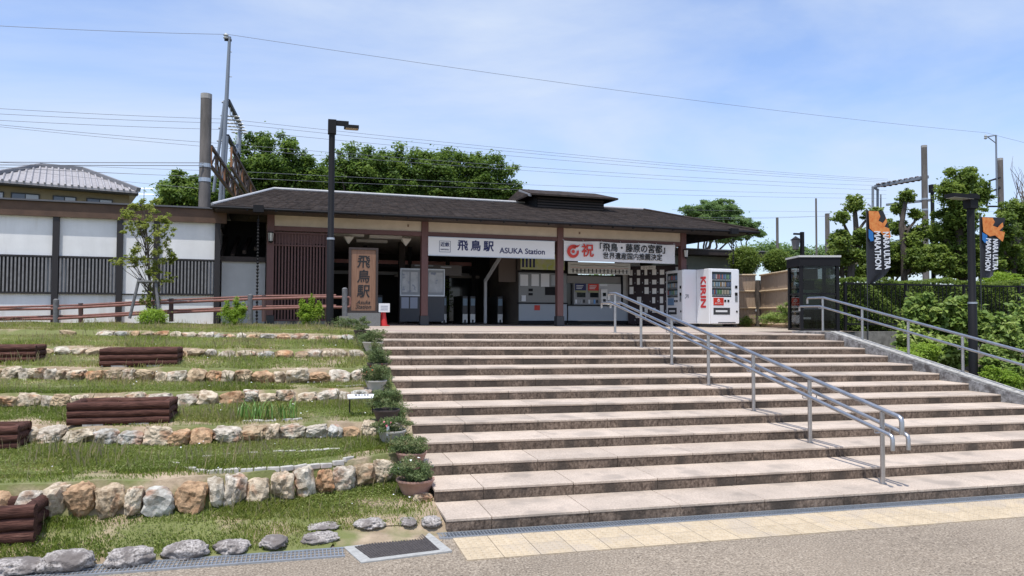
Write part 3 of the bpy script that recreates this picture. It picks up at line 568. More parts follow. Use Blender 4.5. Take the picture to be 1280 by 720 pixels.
# cupola
cl_ = SL(664, 250, 2.45)[0]; cr2 = SL(773, 255, 2.45)[0]
cu = MB(); cu.box(cl_+.35, cr2-.35, 2.9, 5.2, 5.3, 6.0); cup = cu.build('roof_vent', black, st)
for i in range(4): MB().box(cl_+.4, cr2-.4, 2.85, 2.9, 5.62+i*.095, 5.67+i*.095).build('louvre', darkbrown, cup)
c2 = MB()
vs = [(cl_, 2.45, 6.02), (cr2, 2.45, 6.02), (cr2, 5.65, 6.02), (cl_, 5.65, 6.02), (cl_+.15, 4.05, 6.42), (cr2-.15, 4.05, 6.42)]; vs += [(x, y, z-.06) for x, y, z in vs]
c2.add(vs, [(0, 1, 5, 4), (1, 2, 5), (2, 3, 4, 5), (3, 0, 4), (6, 10, 11, 7), (7, 11, 8), (8, 11, 10, 9), (9, 10, 6), (0, 6, 7, 1), (1, 7, 8, 2), (2, 8, 9, 3), (3, 9, 6, 0)])
c2.build('vent_roof', roofm, cup)
MB().bar((cl_+.0, 2.5, 5.95), (cl_+.14, 4.05, 6.35), .05, .08).build('barge_board', mat('pale_barge', (.3, .3, .31), rough=.6), cup)
# left recess, lattice
MB().box(-1.25, -.12, .5, .6, ZF, 3.28).build('wall', mat('grey_wall', (.50, .50, .50), (.55, .55, .55), 3, .9), st)  # recess wall in a nearly even grey
MB().box(-1.3, -.1, 2.2, 2.3, 3.2, 4.6).build('back_board', black, st)
for a in range(4): MB().bar((-1.28+a*.3, .5, 3.35+a*.1), (-1.2+a*.33, 2.2, 4.1), .09).build('brace', darkbrown, st)
MB().box(-1.3, -.12, .42, .52, 3.28, 3.42).build('beam', darkbrown, st)
lt = MB().box(.1, 1.53, .12, .14, ZF+.05, 4.12).build('lattice_backing', mat('lattice_back', (.012, .009, .009), rough=.9), st)
sl_m = MB().box(-.021, .021, -.02, .03, 1.68, 4.12).mesh('slat', redbrown)
for i in range(17): obj('slat', sl_m, lt, (.15+i*.0835, .05, 0))
for z in (1.66, 3.72, 4.06): MB().box(.1, 1.53, .0, .028, z, z+.04).build('lattice_rail', redbrown, lt)
s2 = MB().box(-.012, .012, .0, .02, 3.76, 4.06).mesh('slat', redbrown)
for i in range(16): obj('slat', s2, lt, (.192+i*.0835, .04, random.uniform(-.0, .05)))
MB().box(.05, 1.6, -.1, .12, ZF-.1, ZF+.12).build('lattice_sill', old_conc, lt)
# far side and inside
MB().box(-.1, 12.9, 8.6, 8.7, ZF-.2, 4.6).build('dark_backdrop', mat('backdrop_shade', (.035, .034, .033), (.05, .048, .045), 1, .8), st)  # added dark sheet across the platform opening, standing in for its shade
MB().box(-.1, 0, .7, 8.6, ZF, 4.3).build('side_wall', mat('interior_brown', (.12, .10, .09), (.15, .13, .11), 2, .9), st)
MB().box(.3, 7.4, 5.9, 6.05, 3.66, 3.82).build('beam', mat('lightened_red', (.75, .36, .34), rough=.6), st)  # sky light from the platform side is put into this paler red
MB().box(.3, 7.4, 6.2, 6.3, 3.30, 3.42).build('beam', mat('grey_beam', (.42, .42, .42), rough=.7), st)
MB().box(.3, 7.4, 5.0, 5.1, 3.5, 3.62).build('beam', black, st)
for k, u in enumerate((1.9, 3.3, 4.9, 6.3, 7.3)): MB().box(u-.06, u+.06, 5.2, 5.32, ZF, 4.27).build('post', black, st)
for k in range(4):
    u = 5.05+k*.62; MB().box(u, u+.6, 5.6, 5.64, 1.6, 3.2).build('glass_door', dglass, st)
MB().box(4.4, 7.6, 5.5, 5.6, 3.2, 3.3).build('door_header', mat('header_grey', (.25, .23, .21), rough=.7), st)
for k, (u, v) in enumerate(((2.2, 1.2), (3.4, 1.5), (3.2, 3.0), (6, 1.4), (10, 1.4))):
    MB().box(u-.5, u+.5, v, v+.22, 4.18, 4.268).build('ceiling_light', mat('lamp_diffuser', (.62, .62, .60), rough=.5), st)
for k, u in enumerate((2.2, 3.9)):
    q = MB(); q.lathe([(.02, 0), (.17, .16), (.2, .2), (.05, .27)], 4); tag(q.build('ceiling_speaker', offw, None, SW(u, .9, 3.92), TH+PI/4), ('white ceiling speaker above the wooden name board', 'white ceiling speaker beside the second station post')[k], 'speaker', 'ceiling speakers under the station roof')
MB().bar((7.0, 2.8, 1.55), (7.0, 2.8, 3.0), .09).build('white_post', mat('post_white', (.45, .46, .47), rough=.6), st)
MB().bar((7.0, 2.8, 2.98), (7.35, 2.3, 3.75), .09).build('white_brace', MC['post_white'], st)
# ticket office
of = MB(); of.box(8.0, 8.1, 2.25, 5.5, ZF, 4.27); of.box(8.1, 11.6, 5.4, 5.5, ZF, 4.27); of.build('office_wall', MC['interior_brown'], st)
MB().box(7.35, 7.95, 2.4, 2.5, 2.95, 4.27).build('office_wall', mat('office_brown', (.11, .085, .07), rough=.8), st)
bl_ = MB().box(8.0, 9.75, 2.2, 2.25, ZF+.12, 2.22).build('office_lower_panel', mat('pale_blue_grey', (.36, .39, .42), rough=.6), st)
MB().box(8.55, 8.75, 2.185, 2.198, 2.0, 2.17).build('notice', red, bl_)
MB().box(8.0, 9.75, 2.21, 2.25, ZF, ZF+.11).build('kick_board', black, st)
up_ = MB().box(8.0, 9.75, 2.23, 2.28, 2.26, 3.27).build('office_window', mat('office_glass', (.19, .19, .185), rough=.25), st)
for z0, z1, u0, u1 in ((2.215, 2.26, 7.96, 9.78), (3.27, 3.33, 7.96, 9.78)): MB().box(u0, u1, 2.17, 2.25, z0, z1).build('window_frame', black, st)
for u0, u1, z0, z1, mm in ((8.05, 8.33, 2.82, 3.2, paper), (8.45, 8.72, 2.82, 3.22, paper), (8.8, 9.1, 2.8, 3.24, paper), (9.18, 9.42, 2.85, 3.2, greypanel), (8.95, 9.45, 2.52, 2.80, black), (8.35, 8.5, 2.64, 2.73, black), (8.35, 8.5, 2.5, 2.58, black), (9.5, 9.6, 2.34, 2.46, darkgrey), (8.1, 8.25, 2.3, 2.5, paper)):
    MB().box(u0, u1, 2.215, 2.229, z0, z1).build('window_poster', mm, up_)
mp_ = tag(MB().box(-.8, .8, 0, .03, -.27, .27).build('area_map', mat('map_yellow', (.50, .50, .40), (.42, .48, .12), 3, .7, c3=(.35, .42, .45), s3=5, t3=.55), None, SW(8.82, 2.1, 3.64), TH), 'yellow green area map poster above the office window', 'map poster')
for i in range(4): MB().box(-.75+i*.13, -.68+i*.13, -.006, -.001, -.2, .2).build('text_column', ink, mp_)
# right bay
MB().box(9.8, 12.25, 2.2, 2.25, ZF+.12, 2.16).build('counter_panel', MC['pale_blue_grey'], st); MB().box(9.8, 12.25, 2.22, 2.26, ZF, ZF+.11).build('kick_board', black, st)
MB().box(9.8, 11.9, 2.15, 2.30, 2.16, 2.20).build('counter_top', black, st)
MB().box(9.8, 11.9, 2.3, 2.34, 2.95, 3.2).build('office_upper_panel', mat('dim_panel', (.23, .22, .21), rough=.7), st)
MB().box(9.78, 11.92, 2.25, 2.33, 3.2, 3.24).build('window_frame', black, st)
MB().box(11.86, 11.9, 2.2, 2.3, 2.2, 3.2).build('window_frame', black, st)
MB().box(11.92, 12.6, 2.25, 2.35, ZF, 4.2).build('wall', mat('beige_wall', (.42, .40, .37), rough=.85), st)
MB().box(9.8, 10.0, 2.4, 2.5, 2.2, 2.95).build('dark_window', dglass, st)
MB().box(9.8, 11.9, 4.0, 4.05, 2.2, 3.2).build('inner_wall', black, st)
MB().box(10.98, 11.84, 2.24, 2.28, 2.22, 2.94).build('white_shutter', mat('shutter_white', (.50, .50, .50), rough=.7), st)
MB().box(11.0, 11.3, 2.225, 2.238, 2.86, 2.93).build('shutter_label', paper, st)
fm = tag(MB().box(-1.18, 1.18, 0, .04, -.2, .2).build('fare_chart', mat('chart_white', (.62, .63, .60), (.68, .69, .66), 4, .7), None, SW(10.85, 1.9, 3.45), TH), 'long white fare and line chart above the ticket machines', 'fare chart')
for i in range(3):
    q = MB(); q.tube([(-1.1+j*.22, -.003, .1-i*.09+.015*math.sin(j*2+i)) for j in range(11)], .006, 5); q.build('line', (black, MC['lightened_red'], black)[i], fm)
for i in range(30): MB().box(-1.1+i*.073, -1.06+i*.073, -.004, -.001, -.16, -.02).build('station_name', darkgrey, fm) if i % 2 else None
def machine(u, lab, topc, scr):
    t = sthing('ticket_machine', lab, 'ticket machine', u, 2.26, 2.2, 'ticket machines in the office front')
    MB().box(-.25, .25, 0, .45, .0, .74).build('body', mat('machine_grey', (.26, .26, .26), rough=.5), t); q = MB().box(-.21, .21, -.012, -.001, .5, .73).build('header_panel', topc, t)
    for k in range(3): MB().box(-.16, .05+.03*k, -.016, -.013, .55+k*.05, .57+k*.05).build('header_text', paper, q)
    MB().box(-.13, .19, -.012, -.001, .26, .42).build('screen', dglass, t); MB().box(-.2, .2, -.03, -.001, .43, .49).build('shelf', mat('shelf_yellow', (.3, .3, .15), rough=.6), t)
    for k in range(4): MB().box(-.2+.1*k, -.13+.1*k, -.014, -.001, .04+.03*(k % 2), .18).build('coin_panel', (paper, greypanel, scr, darkgrey)[k], t)
machine(10.28, 'left ticket machine with a dark blue header', ink, greypanel); machine(10.72+.06, 'right ticket machine with a red header', red, mat('sky_blue_print', (.12, .3, .6), rough=.5))
t = sthing('charge_machine', 'narrow pale vending unit beside the ticket machines', 'ticket machine', 11.12, 2.1, 2.2); MB().box(-.12, .12, 0, .12, 0, .55).build('body', offw, t); MB().box(-.06, .06, -.012, -.001, .3, .42).build('screen', dglass, t); MB().box(-.05, .05, -.01, -.001, .08, .2).build('slot', darkgrey, t)
# lockers (dark board with notices), running into the depth
t = sthing('locker_bank', 'dark maroon locker wall with rows of white paper notices', 'lockers', 12.05, 2.1, ZF, rz=-.95)
Lw = 2.05; MB().box(0, Lw, 0, .4, .0, 2.03).build('cabinet', mat('maroon_cabinet', (.022, .012, .016), (.03, .017, .021), 2, .45), t)
for i in range(7):
    for j in range(6):
        d = MB().box(.03+i*.287, .03+i*.287+.27, -.012, -.001, .06+j*.325, .06+j*.325+.30).build('locker_door', MC['maroon_cabinet'], t, bevel=.004)
        if random.random() < .7 and j > 0: a = .06+random.random()*.06; MB().box(.06+i*.287, .06+i*.287+a+.04, -.018, -.013, .08+j*.325, .08+j*.325+random.uniform(.12, .26)).build('notice', offw, d)
        MB().box(.26+i*.287, .28+i*.287, -.02, -.013, .12+j*.325, .17+j*.325).build('lock', galv, d)
MB().box(.5, 1.05, -.03, -.001, 1.9, 2.03).build('sign_plate', offw, t); text('ロッカー', .1, blk, t, (.77, -.032, 1.965), FR, ext=.001)
# noticeboards on both sides of the second post
for k, (u, lab) in enumerate(((4.0, 'glass noticeboard left of the second post, two sheets on its lower panel'), (4.95, 'glass noticeboard right of the second post with plain dark lower panel'))):
    ua_, ub_ = SL((500, 533)[k], 380, 1.3)[0], SL((527, 555.5)[k], 380, 1.3)[0]; u = (ua_+ub_)/2
    t = sthing('noticeboard', lab, 'noticeboard', u, 1.3, ZF, 'glass noticeboards under the station name sign')
    wd = (ub_-ua_)/2
    MB().box(-wd, wd*1.0, 0, .12, .1, .88).build('lower_panel', mat('board_dark', (.055, .058, .065), rough=.6), t); MB().box(-wd, wd, .0, .12, .9, 1.72).build('case', mat('board_grey', (.25, .27, .29), rough=.5), t)
    for a, b_, c_, d_ in ((-wd, wd, 1.69, 1.73), (-wd, wd, .88, .92), (-wd, -wd+.03, .92, 1.69), (wd-.03, wd, .92, 1.69)): MB().box(a, b_, -.02, -.001, c_, d_).build('frame', galv, t)
    for q in range(2 if k == 0 else 1): MB().box(-wd+.06+q*.26, -wd+(.28 if k == 0 else wd*2-.06)+q*.26, -.012, -.001, 1.0, 1.62).build('poster', mat('poster_pale', (.36, .38, .40), (.48, .5, .51), 5, .5, c3=(.2, .23, .3), s3=6, t3=.56), t)
    if k == 0:
        for q in range(2): MB().box(-wd+.04+q*.27, -wd+.27+q*.27, -.012, -.001, .5, .84).build('sheet', mat('bluish_sheet', (.28, .31, .38), rough=.6), t)
t = sthing('information_screen', 'dark overhead display board hanging behind the name sign', 'display board', 5.0, 2.0, 3.1); MB().box(-.7, .95, 0, .1, 0, .34).build('panel', mat('screen_brown', (.07, .06, .055), rough=.5), t)
for i, (a, b_, z) in enumerate(((-.6, -.3, .28), (-.2, .0, .28), (.25, .6, .25), (-.5, -.1, .08), (-.05, .1, .07))): MB().box(a, b_, -.01, -.001, z, z+.04).build('text_strip', greypanel, t)
# ticket gates
def gate(u, lab):
    t = sthing('ticket_gate', lab, 'ticket gate', u, 3.0, ZF, 'ticket gates in the station entrance')
    MB().box(-.1, .1, 0, 1.2, 0, .95).build('body', mat('gate_dark', (.03, .03, .034), rough=.4), t, bevel=.02); MB().box(-.085, .085, -.012, -.001, .05, .33).build('front_panel', offw, t); MB().box(-.075, .075, -.014, -.001, .62, .86).build('reader', mat('gate_blue', (.16, .24, .32), rough=.4), t); MB().box(-.03, .03, -.02, -.013, .05, .14).build('slot', black, t)
for u, lab in ((3.47, 'leftmost ticket gate, left of the noticeboards'), (5.62, 'ticket gate just right of the noticeboards'), (6.35, 'left one of the two ticket gates standing close together'), (6.62, 'right one of the two ticket gates standing close together'), (7.6, 'rightmost ticket gate beside the ticket office')): gate(u, lab)
# potted greenery seen in the dark entrance
P, Nn, tt = cloud(crown([(0, 0, .9, .9, .3, .8)], 10), 2500); t = sthing('indoor_plants', 'dark leafy plants behind the ticket gates', 'plants', 5.9, 4.9, ZF); obj('foliage', leafmesh('fo', P, Nn, .08, tree_m, .5, tt), t, kind='stuff'); MB().lathe([(.2, 0), (.25, .3)], 12).build('pot', darkgrey, t)
# ---- signs on the front
t = sthing('station_name_sign', 'long white station name sign in blue Japanese and English letters', 'sign', 6.345, -.13, 3.84)
MB().box(-1.985, 1.985, 0, .06, -.275, .275).build('board', mat('sign_white', (.74, .74, .73), rough=.45), t, bevel=.006)
for a, b_, c_, d_ in ((-1.99, 1.99, .262, .28), (-1.99, 1.99, -.28, -.262)): MB().box(a, b_, -.012, -.001, c_, d_).build('frame', galv, t)
text('飛鳥駅', .33, ink, t, (-.55, -.005, .03), FR, .008, .003, spacing=1.42)
text('ASUKA Station', .235, ink, t, (.93, -.005, -.07), FR, .004, .003)
q = MB()
for a, b_, c_, d_ in ((-1.66, -1.32, .155, .165), (-1.66, -1.32, -.165, -.155), (-1.66, -1.65, -.155, .155), (-1.33, -1.32, -.155, .155)): q.box(a, b_, -.006, -.001, c_, d_)
q.build('logo_border', ink, t); text('近鉄', .14, ink, t, (-1.49, -.005, .05), FR, .003, .003); text('KINTETSU', .055, ink, t, (-1.49, -.005, -.09), FR, .001, .003)
t = sthing('celebration_banner', 'white cloth banner with red emblem and black Japanese writing', 'banner', 10.6, -.14, 3.84)
q = MB(); nx_, nz = 30, 5; vs = [(-1.97+3.94*i/nx_, .012*math.sin(i*.9)*math.sin(j*.8)+.01*math.sin(i*.31), -.31+.62*j/nz-.012*math.sin(i*.52)*(1 if j == nz else .3)) for i in range(nx_+1) for j in range(nz+1)]
q.add(vs, [(i*(nz+1)+j, (i+1)*(nz+1)+j, (i+1)*(nz+1)+j+1, i*(nz+1)+j+1) for i in range(nx_) for j in range(nz)]); q.build('cloth', mat('banner_cloth', (.66, .65, .65), (.71, .70, .70), 3, .8), t, smooth=True)
for i in range(7): MB().bar((-1.95+i*.65, 0, .30), (-1.95+i*.65, .06, .36), .006).build('tie_cord', white, t)
for s in (-1, 1): MB().bar((s*1.965, 0, .3), (s*2.0, .06, .38), .006).build('tie_cord', white, t)
text('祝', .43, red, t, (-1.17, -.022, .0), FR, .009, .003); text('「飛鳥・藤原の宮都」', .285, blk, t, (.42, -.022, .125), FR, .005, .003, sx=.94); text('世界遺産国内推薦決定', .225, blk, t, (.42, -.022, -.135), FR, .0035, .003, sx=.95)
q = MB(); ring = []; k = 28
for i in range(k+1):
    a = .9+i/k*5.6; rr_ = .155; wd = .035+.03*(1-i/k); ring += [(-1.66+(rr_+wd)*math.cos(a), -.024, -.02+(rr_+wd)*math.sin(a)), (-1.66+(rr_-wd)*math.cos(a), -.024, -.02+(rr_-wd)*math.sin(a))]
q.add(ring, [(2*i, 2*i+1, 2*i+3, 2*i+2) for i in range(k)]); q.add([(-1.72, -.024, .13), (-1.42, -.024, .2), (-1.50, -.024, .12), (-1.62, -.024, .1)], [(0, 1, 2, 3)])
q.add([(-1.66+.055*math.cos(a*PI/6), -.024, -.02+.055*math.sin(a*PI/6)) for a in range(12)], [tuple(range(12))]); q.build('emblem', red, t)
# wooden name board on its plinth
t = sthing('wooden_name_board', 'tall upright wooden board with black brush writing, dark frame and grey base', 'sign', 2.38, -1.0, 1.55)
wood = mat('pale_cedar', (.19, .095, .055), (.26, .145, .088), 3, .6, stretch=(14, 14, .8), bump=.05); MB().box(-.33, .33, -.02, .04, .40, 2.04).build('board', wood, t)
for a, b_, c_, d_ in ((-.39, .39, 2.04, 2.1), (-.39, .39, .34, .40), (-.39, -.33, .40, 2.04), (.33, .39, .40, 2.04)): MB().box(a, b_, -.05, .07, c_, d_).build('frame', darkbrown, t)
MB().box(-.45, .45, -.13, .2, -.06, .339).build('plinth', mat('dark_granite', (.14, .145, .14), (.18, .185, .18), 40, .6), t)
for i, ch in enumerate('飛鳥駅'): text(ch, .37, blk, t, (.0, -.022, 1.70-i*.40), FR, .006, .003, shear=.05, sx=.95)
text('Asuka', .15, blk, t, (0, -.022, .62), FR, .001, .002, shear=.35); text('Station', .15, blk, t, (0, -.022, .50), FR, .001, .002, shear=.35)
# cone with notice
p = SW(2.95, -.9, ZF); t = thing('traffic_cone', 'red traffic cone with a white notice on top', 'traffic cone', p, TH)
MB().lathe([(.17, 0), (.17, .03), (.11, .03), (.03, .6), (.0, .62)], 16).build('cone', mat('cone_red', (.55, .03, .03), rough=.5), t, smooth=True); MB().box(-.15, .15, -.13, -.11, .38, .62).build('notice', paper, t)
for k in range(3): MB().box(-.1, .1, -.134, -.131, .44+k*.05, .45+k*.05).build('text_line', ink, t)
# lanterns on posts
def lantern(u, z, lab):
    t = sthing('wall_lantern', lab, 'lantern', u, -.2, z, 'wall lanterns on the end posts'); MB().box(-.07, .07, -.07, .07, .12, .15).build('cap', black, t); q = MB(); q.lathe([(.055, -.1), (.075, .12)], 6); q.build('glass', mat('frosted_glass', (.55, .54, .5), rough=.3), t)
    MB().lathe([(.03, -.15), (.065, -.1)], 6).build('base', black, t); MB().bar((0, .1, .1), (0, 0, .14), .02).build('arm', black, t)
    for a in range(6): MB().bar((.057*math.cos(a*PI/3), .057*math.sin(a*PI/3), -.1), (.077*math.cos(a*PI/3), .077*math.sin(a*PI/3), .12), .009).build('bar', black, t)
lantern(-.0, 3.92, 'small wall lantern on the leftmost station post'); lantern(12.95, 3.86, 'small wall lantern on the rightmost station post')
def rchain(px, u, v, z0, z1, lab):
    p = SW(u, v, z0); q = MB(); k = int((z1-z0)/.085)
    for i in range(k): q.lathe([(.018, 0), (.035, .045), (.012, .075)], 6, (0, 0, i*.085), 0)
    q.tube([(0, 0, 0), (0, 0, z1-z0)], .006, 4); tag(q.build('rain_chain', black, None, p, TH), lab, 'rain chain', 'rain chains under the gutter')
rchain(0, -.33, -1.0, 1.6, 4.4, 'rain chain hanging left of the wooden lattice'); rchain(0, 14.2, -1.0, 3.5, 4.4, 'rain chain hanging above the vending machines')
# ================================================================ LEFT WHITE WALL BUILDING
lw = thing('annex_building', 'long low white plastered annex with brown fascia and barred windows', 'building', (SO.x, SO.y, 0), TH)
UL = -12.2
MB().box(UL, -1.30, .12, .25, 3.29, 4.3).build('plaster_wall', white_pl, lw); MB().box(UL, -1.30, .12, .25, 1.55, 2.33).build('plaster_wall', white_pl, lw)
MB().box(UL, -1.27, .0, .25, 1.0, 1.56).build('wall_base', darkgrey, lw)
MB().box(UL, -1.13, .0, .09, 4.27, 4.63).build('fascia', fascia_m, lw); MB().box(UL, -1.1, -.06, 5, 4.64, 4.68).build('roof_edge', mat('dark_flashing', (.10, .10, .11), rough=.5), lw)
MB().box(UL, -1.2, .3, 5, 4.2, 4.63).build('roof_void', black, lw); MB().box(UL, -1.4, 1.2, 1.25, 1.5, 4.2).build('inner_wall', black, lw); MB().box(-1.42, -1.3, .26, 5, 1.5, 4.2).build('end_wall', MC['grey_wall'], lw)
posts = [-1.35, -2.83, -3.69, -5.13, -6.6, -8.05, -9.5, -10.95]
for u in posts: MB().box(u-.07, u+.07, .03, .2, 1.56, 4.268).build('post', mat('near_black_timber', (.018, .015, .016), rough=.55), lw)
greysl = mat('weathered_grey_slat', (.17, .165, .17), (.24, .235, .24), 9, .8); slm = MB().box(-.018, .018, 0, .03, 2.38, 3.24).mesh('slat', greysl)
for i, (b1, a1) in enumerate(zip(posts, posts[1:])):
    a_, b_ = a1+.075, b1-.075
    if i == 1:
        MB().box(a_, b_, .13, .26, 2.33, 3.29).build('plaster_wall', white_pl, lw)
        for z in (2.33, 3.27): MB().box(a_, b_, .09, .119, z, z+.03).build('rail', MC['near_black_timber'], lw)
        continue
    wn = MB().box(a_, b_, .14, .2, 2.34, 3.28).build('window', mat('deep_window', (.02, .02, .022), rough=.4), lw)
    for z in (2.33, 3.25): MB().box(a_, b_, .05, .135, z, z+.045).build('frame', MC['near_black_timber'], wn)
    MB().box(a_, a_+.16, .125, .138, 2.38, 3.24).build('side_strip', greypanel, wn); MB().box(b_-.16, b_, .125, .138, 2.38, 3.24).build('side_strip', greypanel, wn)
    n_ = 16
    for k in range(n_): obj('slat', slm, wn, (a_+.04+(b_-a_-.08)*k/(n_-1), .055, 0))
# ================================================================ HOUSE behind
p1 = A(172, 241, 39.5); hz_e = p1.z; rz = A(80, 212, 42.8).z; HR = .28
hb = thing('house', 'two storey house with grey ribbed tile roof and beige walls behind the annex', 'house', (p1.x-3.15*math.cos(HR), 39.5-3.15*math.sin(HR), 0), HR)
rw = 3.15; rib = mat('grey_roof_tile', (.27, .26, .27), (.36, .35, .36), 3, .7); hh_ = rz-hz_e; dpt = 4.6
vs = [(-rw, -.5, hz_e), (rw, -.5, hz_e), (rw, -.5+2*dpt, hz_e), (-rw, -.5+2*dpt, hz_e), (-.95, -.5+dpt, rz), (.95, -.5+dpt, rz)]; vs += [(a, b_, c_-.1) for a, b_, c_ in vs]
q = MB(); q.add(vs, [(0, 1, 5, 4), (1, 2, 5), (2, 3, 4, 5), (3, 0, 4), (6, 7, 8, 9), (0, 6, 7, 1), (1, 7, 8, 2), (2, 8, 9, 3), (3, 9, 6, 0)]); hr = q.build('roof', rib, hb)
q = MB()
for i in range(24):
    u = -rw+.1+i*(2*rw-.2)/23; fr_ = min(1, (u+rw)/(rw-.95), (rw-u)/(rw-.95)); q.tube([(u, -.52, hz_e+.03), (u, -.5+dpt*fr_, hz_e+hh_*fr_+.03)], .05, 5)
q.build('tile_ribs', rib, hr, kind='stuff')
for a, b_ in (((-.95, -.5+dpt, rz+.08), (.95, -.5+dpt, rz+.08)), ((.95, -.5+dpt, rz+.08), (rw, -.5, hz_e+.08)), ((-.95, -.5+dpt, rz+.08), (-rw, -.5, hz_e+.08))): MB().bar(a, b_, .2, .2).build('ridge_tiles', mat('ridge_grey', (.20, .20, .21), rough=.7), hr)
MB().box(-rw+.35, rw-.35, .1, 7.2, 0, hz_e-.02).build('wall', mat('ochre_wall', (.20, .165, .10), (.24, .20, .125), 2, .9), hb); MB().box(-rw, rw, -.45, .1, hz_e-.16, hz_e-.11).build('eave_soffit', darkgrey, hb)
for (u0, u1) in ((-2.9, -2.2), (-1.95, -.85), (-.35, .6), (1.0, 2.1)):
    zt_ = hz_e-.42; f_ = MB().box(u0, u1, .05, .12, zt_-.85, zt_).build('window', darkgrey, hb); MB().box(u0+.05, (u0+u1)/2-.02, .03, .049, zt_-.8, zt_-.05).build('pane', mat('blue_pane', (.10, .12, .16), rough=.1), f_); MB().box((u0+u1)/2+.02, u1-.05, .03, .049, zt_-.8, zt_-.05).build('pane', mat('curtain_pane', (.35, .38, .42), rough=.3), f_)
# ================================================================ RAMP RAILING
def at(px, py, Y): return A(px, py, Y)
rr_m = mat('salmon_painted_rail', (.17, .07, .055), (.25, .11, .085), 12, .6); gpost = mat('weathered_post', (.10, .10, .105), (.16, .16, .165), 14, .8, bump=.2); brp = mat('brown_post', (.09, .05, .045), rough=.7)
t = thing('ramp_railing', 'front salmon coloured ramp railing on grey posts along the top of the bank', 'railing', at(70, 412, 20.5)); o_ = t.location.copy()
rp = [(-60, 387.5, 21), (70, 386, 20.5), (197, 379, 19.9), (313, 374, 19.2), (400, 371.5, 18.7), (431, 371.5, 18.5)]
for dy, r_ in ((0, .032), (12.5, .032)): MB().tube([at(a, b_+dy, c_)-o_ for a, b_, c_ in rp], r_, 8).build('rail', rr_m, t, smooth=True)
for px, y0, y1, Y in ((70, 412, 375, 20.5), (197, 404, 371, 19.9), (313, 401, 369, 19.2), (431, 397, 361, 18.5)):
    a = at(px, y0, Y)-o_; b_ = at(px, y1, Y)-o_; MB().tube([a-Vector((0, 0, .15)), b_, b_+Vector((0, 0, .03))], [.065, .065, .03], 10).build('post', gpost, t, smooth=True)
e_ = at(436, 371.5, 18.5)-o_; f_ = at(436, 383.5, 18.5)-o_; MB().tube([at(431, 371.5, 18.5)-o_, e_+Vector((.03, 0, 0)), f_+Vector((.03, 0, 0)), at(431, 383.5, 18.5)-o_], .025, 8).build('end_loop', rr_m, t)
t = thing('ramp_railing', 'rear salmon coloured ramp railing on brown posts close to the annex wall', 'railing', at(101, 405, 21.5).copy()); t.location.y -= .9; o_ = t.location.copy()
rp = [(-60, 385.5, 20.7), (100, 381.5, 20.6), (214, 375, 20.4), (330, 370, 20.2), (420, 369, 20)]
for dy in (0, 13): MB().tube([at(a, b_+dy, c_)-o_ for a, b_, c_ in rp], .025, 8).build('rail', rr_m, t, smooth=True)
for px, y0, y1, Y in ((101, 407, 379, 20.6), (214, 402, 373, 20.4), (330, 402, 369, 20.2)):
    a = at(px, y0, Y)-o_; b_ = at(px, y1, Y)-o_; MB().tube([a, b_], .055, 8).build('post', brp, t)
t = MB().box(-7.6, 0.45, -.1, .1, -.3, .12).build('ramp_curb', old_conc, None, (.35, 19.3, 1.47), .0); tag(t, 'low weathered concrete curb under the ramp railing', 'curb'); t.rotation_euler = (0, 0, -.14)
tag(MB().box(-.13, .13, -.13, .13, -.2, .17).build('railing_plinth', old_conc, None, at(431, 404, 18.4), 0), 'rough concrete block under the last grey railing post', 'concrete block')
# ================================================================ STREET LAMPS
def lamp(px, yb, yt, Y, side, r, lab, L_=.75, collar=None, tone=black):
    a = A(px, yb, Y); b_ = A(px, yt, Y); h = b_.z-a.z; t = thing('street_lamp', lab, 'street lamp', a, 0, 'black pole street lamps')
    MB().tube([(0, 0, -.6), (0, 0, h*.42), (0, 0, h*.425), (0, 0, h-.2)], [r*1.12, r*1.12, r*.95, r*.95], 12).build('pole', tone, t, smooth=True)
    MB().tube([(0, 0, h*.42), (0, 0, h*.43)], r*1.2, 12).build('collar', galv, t)
    MB().box(-r*1.25, r*1.25, -r*1.25, r*1.25, h-.32, h).build('head_block', tone, t); s = side
    MB().bar((0, 0, h-.06), (s*L_*.62, 0, h-.06), .11, .1).build('arm', tone, t)
    if s > 0: hd = MB().box(s*L_*.45, s*L_*1.0, -.11, .11, h-.17, h-.10).build('lamp_head', tone, t); MB().box(L_*.5, L_*.97, -.09, .09, h-.182, h-.171).build('diffuser', mat('lamp_amber_glass', (.5, .4, .28), rough=.3), hd)
    else: hd = MB().box(-L_*1.35, -L_*.1, -.14, .14, h-.12, h-.04).build('lamp_head', tone, t, (0, 0, 0)); hd.rotation_euler = (0, .04, 0); MB().box(-L_*1.3, -L_*.35, -.12, .12, h-.132, h-.121).build('diffuser', mat('lamp_grey_glass', (.45, .45, .42), rough=.3), hd)
lamp(412, 409, 150, 17.5, 1, .073, 'tall black street lamp left of the wooden name board', .6)
lamp(1217, 480, 243, 13, -1, .082, 'black street lamp in front of the right hand flag', .55)
lamp(1167, 350, 231, 24, 1, .075, 'farther black street lamp among the trees behind the hedge', .9)
